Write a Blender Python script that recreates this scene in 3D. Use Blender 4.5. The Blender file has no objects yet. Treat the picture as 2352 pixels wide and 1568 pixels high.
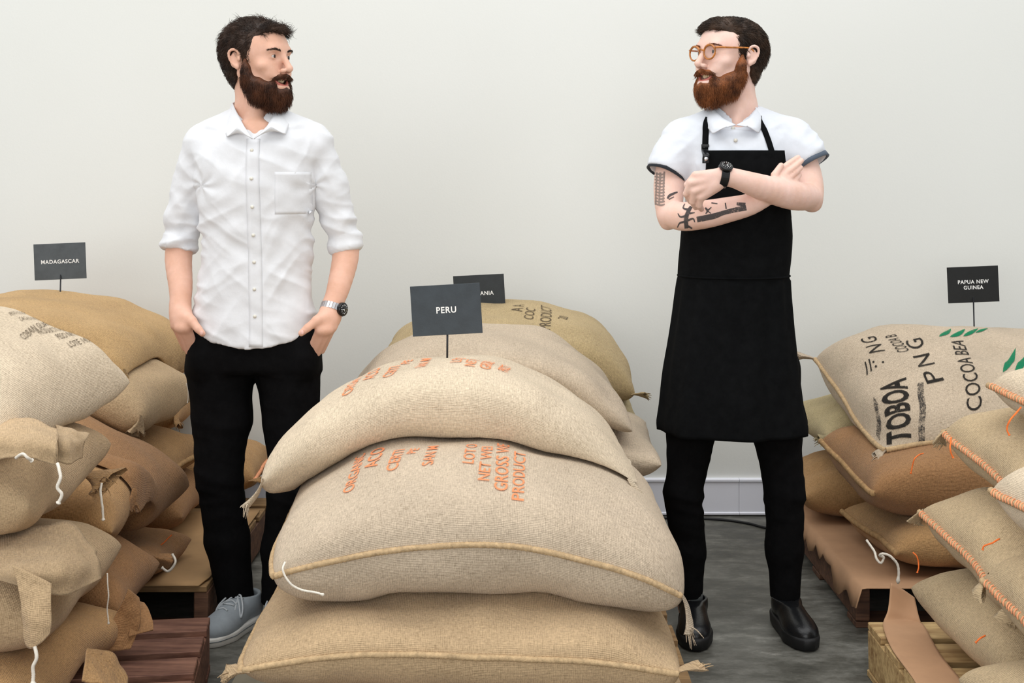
import bpy, bmesh, math, random
import numpy as np
from mathutils import Vector, Matrix, Euler
from mathutils.bvhtree import BVHTree

scene = bpy.context.scene
COL = scene.collection

# ------------------------------------------------------------------ camera
F = 3000.0            # focal length in pixels of the 2352 x 1568 frame
CH = 1.32             # camera height
HY = 400.0            # horizon row (lens shifted down, verticals stay parallel)
cd = bpy.data.cameras.new('camera')
cd.sensor_fit = 'HORIZONTAL'
cd.sensor_width = 36.0
cd.lens = 36.0 * F / 2352.0
cd.shift_y = -(784.0 - HY) / 2352.0
cd.clip_start = 0.05
cam = bpy.data.objects.new('camera', cd)
cam.location = (0, 0, CH)
cam.rotation_euler = (math.radians(90), 0, 0)
COL.objects.link(cam)
scene.camera = cam

# ------------------------------------------------------------------ light
scene.view_settings.view_transform = 'Standard'
scene.view_settings.look = 'None'
scene.view_settings.exposure = 0.02
scene.view_settings.gamma = 1.0
scene.view_settings.use_curve_mapping = False
world = bpy.data.worlds.new('world')
scene.world = world
world.use_nodes = True
bg = world.node_tree.nodes['Background']
bg.inputs[0].default_value = (0.965, 0.985, 1.0, 1)
bg.inputs[1].default_value = 0.62


def area_light(name, loc, target, sx, sy, power, color):
    ld = bpy.data.lights.new(name, 'AREA')
    ld.shape = 'RECTANGLE'
    ld.size, ld.size_y = sx, sy
    ld.energy = power
    ld.color = color
    o = bpy.data.objects.new(name, ld)
    o.location = loc
    d = Vector(target) - Vector(loc)
    o.rotation_euler = d.to_track_quat('-Z', 'Y').to_euler()
    COL.objects.link(o)
    return o


# skylight overhead and the tall daylight windows behind the camera
area_light('skylight', (-0.6, 2.1, 5.2), (-0.6, 2.3, 0.0), 10.0, 5.0, 290, (1.0, 0.998, 0.99))
area_light('window_light', (-1.6, -3.4, 1.9), (0.0, 4.6, 1.0), 7.0, 3.4, 190, (1.0, 1.0, 0.99))


# ------------------------------------------------------------------ helpers
def W(px, py, Y):
    """world point that stands at depth Y behind pixel (px, py)"""
    return np.array([(px - 1176.0) / F * Y, Y, CH - (py - HY) / F * Y])


def to_px(P):
    P = np.asarray(P)
    return np.stack([1176 + F * P[..., 0] / P[..., 1], HY + F * (CH - P[..., 2]) / P[..., 1]], -1)


def srgb(r, g, b):
    def f(c):
        c /= 255.0
        return c / 12.92 if c <= 0.04045 else ((c + 0.055) / 1.055) ** 2.4
    return (f(r), f(g), f(b), 1.0)


_rs = np.random.RandomState(7)
_PERM = np.concatenate([_rs.permutation(256)] * 3)
_GRAD = _rs.normal(size=(256, 3))
_GRAD /= np.linalg.norm(_GRAD, axis=1)[:, None]


def noise(P, freq=1.0, seed=0.0):
    """vectorised gradient noise, about -0.7..0.7"""
    p = np.asarray(P, dtype=np.float64) * freq + np.array([seed * 13.7, seed * 7.3, seed * 3.1]) + 1000.0
    i = np.floor(p).astype(np.int64)
    f = p - i
    w = f * f * f * (f * (f * 6 - 15) + 10)
    i &= 255
    out = 0.0
    for dx in (0, 1):
        for dy in (0, 1):
            for dz in (0, 1):
                h = _PERM[_PERM[_PERM[(i[..., 0] + dx) & 255] + ((i[..., 1] + dy) & 255)] + ((i[..., 2] + dz) & 255)]
                g = _GRAD[h]
                dot = g[..., 0] * (f[..., 0] - dx) + g[..., 1] * (f[..., 1] - dy) + g[..., 2] * (f[..., 2] - dz)
                wx = w[..., 0] if dx else 1 - w[..., 0]
                wy = w[..., 1] if dy else 1 - w[..., 1]
                wz = w[..., 2] if dz else 1 - w[..., 2]
                out = out + dot * wx * wy * wz
    return out


def mesh_np(name, V, faces_flat, counts, uv=None, smooth=True, luv=None):
    me = bpy.data.meshes.new(name)
    V = np.asarray(V, dtype=np.float32)
    faces_flat = np.asarray(faces_flat, dtype=np.int32).ravel()
    counts = np.asarray(counts, dtype=np.int32)
    me.vertices.add(len(V))
    me.vertices.foreach_set('co', V.ravel())
    me.loops.add(len(faces_flat))
    me.loops.foreach_set('vertex_index', faces_flat)
    me.polygons.add(len(counts))
    st = np.zeros(len(counts), dtype=np.int32)
    st[1:] = np.cumsum(counts)[:-1]
    me.polygons.foreach_set('loop_start', st)
    me.polygons.foreach_set('loop_total', counts)
    me.polygons.foreach_set('use_smooth', np.full(len(counts), smooth))
    if uv is not None:
        l = me.uv_layers.new(name='UVMap')
        l.data.foreach_set('uv', np.asarray(uv, dtype=np.float32)[faces_flat].ravel())
    if luv is not None:
        l = me.uv_layers.new(name='UVMap')
        l.data.foreach_set('uv', np.asarray(luv, dtype=np.float32).ravel())
    me.update(calc_edges=True)
    me.validate()
    return me


def quads_np(name, V, Q, uv=None, smooth=True):
    Q = np.asarray(Q)
    return mesh_np(name, V, Q, np.full(len(Q), Q.shape[1]), uv, smooth)


def add_obj(name, me, mat=None, parent=None, label=None, cat=None, group=None, kind=None):
    o = bpy.data.objects.new(name, me)
    COL.objects.link(o)
    if mat is not None and me is not None:
        me.materials.clear()
        me.materials.append(mat)
    if parent is not None:
        o.parent = parent
        o.matrix_parent_inverse = parent.matrix_world.inverted() if False else Matrix.Identity(4)
        # children are given in world space; parents that are Empties carry only a translation
        o.location = -Vector(ORIGIN.get(parent.name, (0, 0, 0)))
    if label:
        o['label'] = label
    if cat:
        o['category'] = cat
    if group:
        o['group'] = group
    if kind:
        o['kind'] = kind
    return o


ORIGIN = {}


def thing(name, label, cat, loc, group=None):
    """an Empty at the base of a thing; its parts are meshes given in world coordinates"""
    o = bpy.data.objects.new(name, None)
    o.empty_display_size = 0.05
    o.location = loc
    COL.objects.link(o)
    ORIGIN[o.name] = tuple(float(c) for c in loc)
    o['label'] = label
    o['category'] = cat
    if group:
        o['group'] = group
    return o


def box_arrays(x0, x1, y0, y1, z0, z1):
    V = [(x, y, z) for x in (x0, x1) for y in (y0, y1) for z in (z0, z1)]
    Q = [(0, 1, 3, 2), (4, 6, 7, 5), (0, 4, 5, 1), (2, 3, 7, 6), (0, 2, 6, 4), (1, 5, 7, 3)]
    return V, Q


def box_mesh(name, x0, x1, y0, y1, z0, z1, bevel=0.0, seg=1, jit=0.0, seed=0):
    bm = bmesh.new()
    V, Q = box_arrays(x0, x1, y0, y1, z0, z1)
    rnd = random.Random(seed)
    vs = [bm.verts.new([c + rnd.uniform(-jit, jit) for c in v]) for v in V]
    for q in Q:
        bm.faces.new([vs[i] for i in q])
    bmesh.ops.recalc_face_normals(bm, faces=bm.faces)
    if bevel > 0:
        bmesh.ops.bevel(bm, geom=list(bm.edges), offset=bevel, segments=seg, affect='EDGES', profile=0.7)
    me = bpy.data.meshes.new(name)
    bm.to_mesh(me)
    bm.free()
    return me


def catmull(P, n):
    """smooth curve through points P, n samples"""
    P = np.asarray(P, dtype=float)
    m = len(P)
    if m == 2:
        t = np.linspace(0, 1, n)[:, None]
        return P[0] * (1 - t) + P[1] * t
    E = np.vstack([2 * P[0] - P[1], P, 2 * P[-1] - P[-2]])
    t = np.linspace(0, m - 1 - 1e-9, n)
    i = np.floor(t).astype(int)
    f = (t - i)[:, None]
    p0, p1, p2, p3 = E[i], E[i + 1], E[i + 2], E[i + 3]
    return 0.5 * ((2 * p1) + (-p0 + p2) * f + (2 * p0 - 5 * p1 + 4 * p2 - p3) * f ** 2 + (-p0 + 3 * p1 - 3 * p2 + p3) * f ** 3)


def tube_arrays(path, rad, nseg=8, closed=False, cap=True, squash=None):
    """tube along a path; rad scalar or array; returns V, flat faces, counts"""
    path = np.asarray(path, dtype=float)
    n = len(path)
    rad = np.broadcast_to(np.asarray(rad, dtype=float), (n,))
    T = np.gradient(path, axis=0)
    if closed:
        T = np.roll(path, -1, 0) - np.roll(path, 1, 0)
    T /= np.linalg.norm(T, axis=1)[:, None] + 1e-12
    up = np.array([0, 0, 1.0])
    if abs(T[0] @ up) > 0.9:
        up = np.array([1.0, 0, 0])
    N = up - T[0] * (up @ T[0])
    N /= np.linalg.norm(N)
    V = []
    for i in range(n):
        N = N - T[i] * (N @ T[i])
        N /= np.linalg.norm(N) + 1e-12
        B = np.cross(T[i], N)
        a = np.linspace(0, 2 * np.pi, nseg, endpoint=False)
        sq = 1.0 if squash is None else squash
        V.append(path[i] + rad[i] * (np.cos(a)[:, None] * N + sq * np.sin(a)[:, None] * B))
    V = np.concatenate(V)
    fl, ct = [], []
    m = n if closed else n - 1
    for i in range(m):
        i2 = (i + 1) % n
        for k in range(nseg):
            k2 = (k + 1) % nseg
            fl += [i * nseg + k, i * nseg + k2, i2 * nseg + k2, i2 * nseg + k]
            ct.append(4)
    if cap and not closed:
        fl += list(range(nseg))[::-1]
        ct.append(nseg)
        fl += [(n - 1) * nseg + k for k in range(nseg)]
        ct.append(nseg)
    return V, fl, ct


def tube_mesh(name, path, rad, nseg=8, closed=False, squash=None):
    V, fl, ct = tube_arrays(path, rad, nseg, closed, squash=squash)
    return mesh_np(name, V, fl, ct)


class Bag:
    """collects arrays into one mesh"""
    def __init__(self):
        self.V, self.f, self.c, self.n = [], [], [], 0

    def add(self, V, fl, ct):
        V = np.asarray(V, dtype=float)
        self.V.append(V)
        self.f.append(np.asarray(fl, dtype=np.int64).ravel() + self.n)
        self.c.append(np.asarray(ct, dtype=np.int64).ravel())
        self.n += len(V)

    def tube(self, path, rad, nseg=6, closed=False):
        self.add(*tube_arrays(path, rad, nseg, closed))

    def box(self, *a):
        V, Q = box_arrays(*a)
        self.add(V, np.array(Q).ravel(), [4] * 6)

    def mesh(self, name, smooth=True):
        return mesh_np(name, np.concatenate(self.V), np.concatenate(self.f), np.concatenate(self.c), smooth=smooth)


def grid_faces(n, m, off=0, flip=False):
    i, j = np.meshgrid(np.arange(n - 1), np.arange(m - 1), indexing='ij')
    a = (i * m + j).ravel() + off
    Q = np.stack([a, a + m, a + m + 1, a + 1], 1)
    return Q[:, ::-1] if flip else Q


def vnormals(V, Q):
    V = np.asarray(V, dtype=float)
    e1 = V[Q[:, 2]] - V[Q[:, 0]]
    e2 = V[Q[:, 3]] - V[Q[:, 1]]
    fn = np.cross(e1, e2)
    N = np.zeros_like(V)
    for k in range(4):
        np.add.at(N, Q[:, k], fn)
    return N / (np.linalg.norm(N, axis=1)[:, None] + 1e-12)


def sheet_mesh(name, G, thick=0.003, uvscale=None):
    """solid cloth/card sheet from a (n,m,3) grid of points"""
    n, m = G.shape[:2]
    V = G.reshape(-1, 3)
    Q = grid_faces(n, m)
    N = vnormals(V, Q)
    V2 = np.concatenate([V + N * thick * .5, V - N * thick * .5])
    Q2 = [Q, Q[:, ::-1] + n * m]
    b = [i * m for i in range(n)] + [(n - 1) * m + j for j in range(1, m)] + [i * m + m - 1 for i in range(n - 2, -1, -1)] + [j for j in range(m - 2, 0, -1)]
    b = np.array(b)
    b2 = np.roll(b, -1)
    Q2.append(np.stack([b2, b, b + n * m, b2 + n * m], 1))
    du = np.linalg.norm(np.diff(G, axis=0), axis=2).mean() * (n - 1)
    dv = np.linalg.norm(np.diff(G, axis=1), axis=2).mean() * (m - 1)
    u, v = np.meshgrid(np.linspace(0, du, n), np.linspace(0, dv, m), indexing='ij')
    uv = np.stack([u.ravel(), v.ravel()], 1)
    uv = np.concatenate([uv, uv])
    me = quads_np(name, V2, np.concatenate(Q2), uv)
    return me


def interp_grid(C, n, m):
    """smooth (n,m) grid through a coarse control grid C (r,c,3)"""
    C = np.asarray(C, dtype=float)
    A = np.stack([catmull(C[i], m) for i in range(C.shape[0])])
    return np.stack([catmull(A[:, j], n) for j in range(m)], 1)


# ------------------------------------------------------------------ materials
def new_mat(name):
    m = bpy.data.materials.new(name)
    m.use_nodes = True
    nt = m.node_tree
    return m, nt, nt.nodes['Principled BSDF']


def N_(nt, typ, **kw):
    n = nt.nodes.new(typ)
    for k, v in kw.items():
        setattr(n, k, v)
    return n


def link(nt, a, b):
    nt.links.new(a, b)


def math_n(nt, op, a, b=None, c=None):
    n = N_(nt, 'ShaderNodeMath', operation=op)
    for i, x in enumerate((a, b, c)):
        if x is None:
            continue
        if isinstance(x, (int, float)):
            n.inputs[i].default_value = x
        else:
            link(nt, x, n.inputs[i])
    return n.outputs[0]


def mix_col(nt, fac, a, b, blend='MIX'):
    n = N_(nt, 'ShaderNodeMix', data_type='RGBA', blend_type=blend)
    if isinstance(fac, (int, float)):
        n.inputs[0].default_value = fac
    else:
        link(nt, fac, n.inputs[0])
    for s, x in ((n.inputs[6], a), (n.inputs[7], b)):
        if isinstance(x, tuple):
            s.default_value = x
        else:
            link(nt, x, s)
    return n.outputs[2]


def noise_n(nt, vec, scale, detail=3.0, rough=0.55, stretch=None):
    if stretch is not None:
        mp = N_(nt, 'ShaderNodeMapping')
        mp.inputs['Scale'].default_value = stretch
        link(nt, vec, mp.inputs[0])
        vec = mp.outputs[0]
    n = N_(nt, 'ShaderNodeTexNoise')
    n.inputs['Scale'].default_value = scale
    n.inputs['Detail'].default_value = detail
    n.inputs['Roughness'].default_value = rough
    link(nt, vec, n.inputs['Vector'])
    return n.outputs[0]


def ramp(nt, fac, stops):
    r = N_(nt, 'ShaderNodeValToRGB')
    e = r.color_ramp.elements
    while len(e) < len(stops):
        e.new(0.5)
    for k, (p, c) in enumerate(stops):
        e[k].position = p
        e[k].color = c if isinstance(c, tuple) else (c, c, c, 1)
    link(nt, fac, r.inputs[0])
    return r.outputs[0]


def bump_n(nt, h, strength, dist, normal=None):
    b = N_(nt, 'ShaderNodeBump')
    b.inputs['Strength'].default_value = strength
    b.inputs['Distance'].default_value = dist
    link(nt, h, b.inputs['Height'])
    if normal is not None:
        link(nt, normal, b.inputs['Normal'])
    return b.outputs[0]


def simple_mat(name, col, rough=0.6, var=0.12, scale=30.0, metal=0.0, bump=0.0, bscale=200.0, spec=0.4, stretch=None, sss=0.0):
    """procedural material: colour modulated by noise, with fine relief"""
    m, nt, bs = new_mat(name)
    tc = N_(nt, 'ShaderNodeTexCoord')
    f = noise_n(nt, tc.outputs['Object'], scale, 4.0, 0.6, stretch)
    k0 = tuple(c * (1 - var) for c in col[:3]) + (1,)
    k1 = tuple(min(1, c * (1 + var)) for c in col[:3]) + (1,)
    c = ramp(nt, f, [(0.3, k0), (0.7, k1)])
    link(nt, c, bs.inputs['Base Color'])
    bs.inputs['Roughness'].default_value = rough
    bs.inputs['Metallic'].default_value = metal
    bs.inputs['Specular IOR Level'].default_value = spec
    if sss > 0:
        bs.inputs['Subsurface Weight'].default_value = sss
        bs.inputs['Subsurface Radius'].default_value = (0.012, 0.005, 0.003)
        bs.inputs['Subsurface Scale'].default_value = 0.6
    if bump > 0:
        h = noise_n(nt, tc.outputs['Object'], bscale, 3.0, 0.6, stretch)
        link(nt, bump_n(nt, h, 0.6, bump), bs.inputs['Normal'])
    return m


def burlap_mat(name='burlap'):
    m, nt, bs = new_mat(name)
    uvn = N_(nt, 'ShaderNodeUVMap')
    tc = N_(nt, 'ShaderNodeTexCoord')
    oi = N_(nt, 'ShaderNodeObjectInfo')
    # wobble of the yarns
    wob = N_(nt, 'ShaderNodeTexNoise')
    wob.inputs['Scale'].default_value = 26.0
    link(nt, uvn.outputs[0], wob.inputs['Vector'])
    off = N_(nt, 'ShaderNodeVectorMath', operation='MULTIPLY_ADD')
    off.inputs[1].default_value = (0.0022, 0.0022, 0)
    link(nt, wob.outputs['Color'], off.inputs[0])
    link(nt, uvn.outputs[0], off.inputs[2])
    sep = N_(nt, 'ShaderNodeSeparateXYZ')
    link(nt, off.outputs[0], sep.inputs[0])
    K = 2 * math.pi / 0.0036
    su = math_n(nt, 'SINE', math_n(nt, 'MULTIPLY', sep.outputs[0], K))
    sv = math_n(nt, 'SINE', math_n(nt, 'MULTIPLY', sep.outputs[1], K))
    weave = math_n(nt, 'MULTIPLY', math_n(nt, 'ADD', su, sv), 0.25)      # -.5 .. .5
    # yarns of uneven thickness and colour, along both directions
    nu = noise_n(nt, uvn.outputs[0], 1.0, 2.0, 0.6, (85, 430, 1))
    nv = noise_n(nt, uvn.outputs[0], 1.0, 2.0, 0.6, (430, 85, 1))
    yarn = math_n(nt, 'ADD', nu, nv)                                     # ~1
    big = noise_n(nt, tc.outputs['Object'], 5.0, 4.0, 0.6)
    spk = noise_n(nt, uvn.outputs[0], 75.0, 2.0, 0.5)
    # value factor
    v = math_n(nt, 'MULTIPLY_ADD', math_n(nt, 'SUBTRACT', yarn, 1.0), 0.85, 1.0)
    v = math_n(nt, 'MULTIPLY_ADD', weave, 0.12, v)
    v = math_n(nt, 'MULTIPLY_ADD', math_n(nt, 'SUBTRACT', big, 0.5), 0.55, v)
    comb = N_(nt, 'ShaderNodeCombineXYZ')
    for i in range(3):
        link(nt, v, comb.inputs[i])
    col = mix_col(nt, 1.0, oi.outputs['Color'], comb.outputs[0], 'MULTIPLY')
    warm = math_n(nt, 'MULTIPLY_ADD', math_n(nt, 'SUBTRACT', 0.9, v), 0.9, 0.0)
    cl = N_(nt, 'ShaderNodeClamp')
    link(nt, warm, cl.inputs[0])
    cl.inputs[2].default_value = 0.6
    col = mix_col(nt, cl.outputs[0], col, mix_col(nt, 1.0, col, (1.0, 0.78, 0.5, 1), 'MULTIPLY'))
    fl = ramp(nt, spk, [(0.74, 0.0), (0.80, 1.0)])
    col = mix_col(nt, math_n(nt, 'MULTIPLY', fl, 0.55), col, mix_col(nt, 1.0, col, (0.35, 0.25, 0.16, 1), 'MULTIPLY'))
    link(nt, col, bs.inputs['Base Color'])
    bs.inputs['Roughness'].default_value = 0.92
    bs.inputs['Specular IOR Level'].default_value = 0.12
    bs.inputs['Sheen Weight'].default_value = 0.12
    hb = math_n(nt, 'ADD', math_n(nt, 'MULTIPLY', weave, 0.8), math_n(nt, 'MULTIPLY', yarn, 0.7))
    n1 = bump_n(nt, hb, 0.75, 0.0018)
    crease = noise_n(nt, tc.outputs['Object'], 22.0, 3.0, 0.6)
    link(nt, bump_n(nt, crease, 0.35, 0.01, n1), bs.inputs['Normal'])
    return m


def ink_mat(name, col, wear=0.5):
    m, nt, bs = new_mat(name)
    tc = N_(nt, 'ShaderNodeTexCoord')
    n1 = noise_n(nt, tc.outputs['Object'], 260.0, 3.0, 0.7)
    n2 = noise_n(nt, tc.outputs['Object'], 30.0, 2.0, 0.5)
    a = math_n(nt, 'ADD', math_n(nt, 'MULTIPLY', n1, 0.7), math_n(nt, 'MULTIPLY', n2, 0.3))
    al = ramp(nt, a, [(max(0.0, wear - 0.17), 0.0), (wear - 0.02, 1.0)])
    bs.inputs['Base Color'].default_value = col
    bs.inputs['Roughness'].default_value = 0.9
    bs.inputs['Specular IOR Level'].default_value = 0.1
    link(nt, math_n(nt, 'MULTIPLY', al, 0.9), bs.inputs['Alpha'])
    return m


def wood_mat(name, c0, c1, rough=0.75):
    m, nt, bs = new_mat(name)
    tc = N_(nt, 'ShaderNodeTexCoord')
    g = noise_n(nt, tc.outputs['Object'], 1.0, 4.0, 0.65, (4, 60, 60))
    g2 = noise_n(nt, tc.outputs['Object'], 9.0, 3.0, 0.6)
    f = math_n(nt, 'ADD', math_n(nt, 'MULTIPLY', g, 0.65), math_n(nt, 'MULTIPLY', g2, 0.35))
    link(nt, ramp(nt, f, [(0.36, c0), (0.62, c1)]), bs.inputs['Base Color'])
    bs.inputs['Roughness'].default_value = rough
    link(nt, bump_n(nt, g, 0.5, 0.003), bs.inputs['Normal'])
    return m


M = {}
M['burlap'] = burlap_mat()
M['orange_ink'] = ink_mat('orange_ink', srgb(238, 146, 100), 0.46)
M['black_ink'] = ink_mat('black_ink', srgb(38, 36, 34), 0.45)
M['grey_ink'] = ink_mat('grey_ink', srgb(92, 80, 66), 0.49)
M['smudge_ink'] = ink_mat('smudge_ink', srgb(46, 46, 48), 0.60)
M['green_ink'] = ink_mat('green_ink', srgb(20, 122, 84), 0.47)
M['hem'] = simple_mat('hem_yarn', srgb(188, 160, 122), 0.95, 0.25, 90, bump=0.002, bscale=350)
M['string_white'] = simple_mat('white_string', srgb(226, 218, 204), 0.9, 0.12, 80)
M['orange_yarn'] = simple_mat('orange_yarn', srgb(238, 118, 52), 0.85, 0.2, 60)
M['peach_yarn'] = simple_mat('peach_yarn', srgb(236, 162, 120), 0.9, 0.2, 60)
M['fray'] = simple_mat('frayed_jute', srgb(168, 134, 92), 0.95, 0.3, 60)
M['sign'] = simple_mat('chalkboard_sign', srgb(44, 50, 54), 0.55, 0.16, 26, bump=0.0004, bscale=300)
M['sign_text'] = simple_mat('sign_lettering', srgb(240, 240, 238), 0.7, 0.03, 40)
M['stake'] = simple_mat('dark_wire', srgb(38, 38, 40), 0.5, 0.1, 40)
M['wood_red'] = wood_mat('pallet_wood_reddish', srgb(86, 52, 40), srgb(146, 104, 84))
M['wood_pale'] = wood_mat('pallet_wood_pale', srgb(140, 106, 64), srgb(206, 176, 124))
M['wood_dark'] = wood_mat('pallet_wood_dark', srgb(70, 46, 34), srgb(124, 88, 66))
M['wood_mid'] = wood_mat('pallet_wood_brown', srgb(110, 82, 52), srgb(172, 138, 94))
M['card'] = simple_mat('kraft_cardboard', srgb(182, 142, 108), 0.85, 0.08, 9, bump=0.0006, bscale=60)
M['card_rear'] = simple_mat('brown_cardboard', srgb(176, 140, 98), 0.85, 0.1, 9, bump=0.0006, bscale=60)
# ================================================================== setting
def wall_mat():
    m, nt, bs = new_mat('painted_wall')
    tc = N_(nt, 'ShaderNodeTexCoord')
    f = noise_n(nt, tc.outputs['Object'], 0.9, 3.0, 0.5)
    link(nt, ramp(nt, f, [(0.3, srgb(226, 227, 222)), (0.7, srgb(230, 231, 227))]), bs.inputs['Base Color'])
    bs.inputs['Roughness'].default_value = 0.75
    bs.inputs['Specular IOR Level'].default_value = 0.2
    h = noise_n(nt, tc.outputs['Object'], 140.0, 3.0, 0.6)
    link(nt, bump_n(nt, h, 0.15, 0.002), bs.inputs['Normal'])
    return m


def floor_mat():
    m, nt, bs = new_mat('worn_concrete')
    tc = N_(nt, 'ShaderNodeTexCoord')
    o = tc.outputs['Object']
    a = noise_n(nt, o, 2.2, 6.0, 0.68, (0.8, 1.4, 1))
    b = noise_n(nt, o, 11.0, 8.0, 0.75, (0.8, 1.5, 1))
    c = noise_n(nt, o, 90.0, 3.0, 0.6)
    f = math_n(nt, 'ADD', math_n(nt, 'MULTIPLY', a, 0.5), math_n(nt, 'MULTIPLY', b, 0.5))
    col = ramp(nt, f, [(0.32, srgb(42, 42, 37)), (0.46, srgb(84, 83, 76)), (0.55, srgb(114, 113, 106)), (0.66, srgb(160, 158, 150))])
    d = noise_n(nt, o, 6.0, 8.0, 0.78, (0.8, 2.6, 1))
    stain = ramp(nt, d, [(0.56, 0.0), (0.68, 1.0)])
    col = mix_col(nt, math_n(nt, 'MULTIPLY', stain, 0.6), col, srgb(58, 55, 48))
    sp = ramp(nt, c, [(0.70, 0.0), (0.78, 1.0)])
    col = mix_col(nt, math_n(nt, 'MULTIPLY', sp, 0.35), col, srgb(190, 186, 176))
    link(nt, col, bs.inputs['Base Color'])
    link(nt, ramp(nt, b, [(0.3, 0.38), (0.7, 0.62)]), bs.inputs['Roughness'])
    bs.inputs['Specular IOR Level'].default_value = 0.35
    link(nt, bump_n(nt, b, 0.2, 0.006), bs.inputs['Normal'])
    return m


M['wall'] = wall_mat()
M['floor'] = floor_mat()
M['base'] = simple_mat('baseboard_paint', srgb(236, 237, 246), 0.35, 0.02, 3)
WALL_Y = 5.06
fl = add_obj('floor', box_mesh('floor', -6, 6, -4, WALL_Y + .1, -.1, 0), M['floor'], kind='structure')
fl['label'] = 'worn grey concrete floor'
wl = add_obj('wall_back', box_mesh('wall_back', -6, 6, WALL_Y, WALL_Y + .12, 0, 4.2), M['wall'], kind='structure')
wl['label'] = 'plain off-white painted wall behind the two people'
# baseboard made of lengths butted together, rounded top and bottom lip
prof = [(0, .006), (.017, .006), (.017, .012), (.012, .016), (.012, .130), (.0175, .134), (.0175, .141), (.014, .145), (0, .145)]
bx = [-6.0, -3.42, -1.28, .878, 3.03, 6.0]
for i in range(len(bx) - 1):
    x0, x1 = bx[i] + .0006, bx[i + 1] - .0006
    V = [(x, WALL_Y - p, z) for x in (x0, x1) for p, z in prof]
    n = len(prof)
    f, c = [], []
    for k in range(n):
        k2 = (k + 1) % n
        f += [k, k2, n + k2, n + k]
        c.append(4)
    f += list(range(n))[::-1] + [n + k for k in range(n)]
    c += [n, n]
    add_obj('baseboard_back', mesh_np('baseboard_back', V, f, c, smooth=False), M['base'], kind='structure')
# black cable lying along the wall
cp = [W(540, 1197, 4.98), W(620, 1192, 5.0), W(1500, 1193, 5.0), W(1610, 1192, 4.99), W(1665, 1192, 4.97), W(1720, 1198, 4.92), W(1760, 1206, 4.86), W(1850, 1226, 4.78)]
for p in cp:
    p[2] = .005
    p[1] = min(p[1], WALL_Y - .03)
me = tube_mesh('power_cable', catmull(cp, 80), .0048, 8)
o = add_obj('power_cable', me, simple_mat('black_cable', srgb(22, 22, 24), 0.5, .1), label='thin black cable lying on the floor along the wall', cat='cable')
# ================================================================== sacks
BODY_S = np.linspace(-1, 1, 61)
SACKS = {}


def euler_m(rx, ry, rz):
    return np.array(Euler((math.radians(rx), math.radians(ry), math.radians(rz)), 'XYZ').to_matrix())


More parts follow.
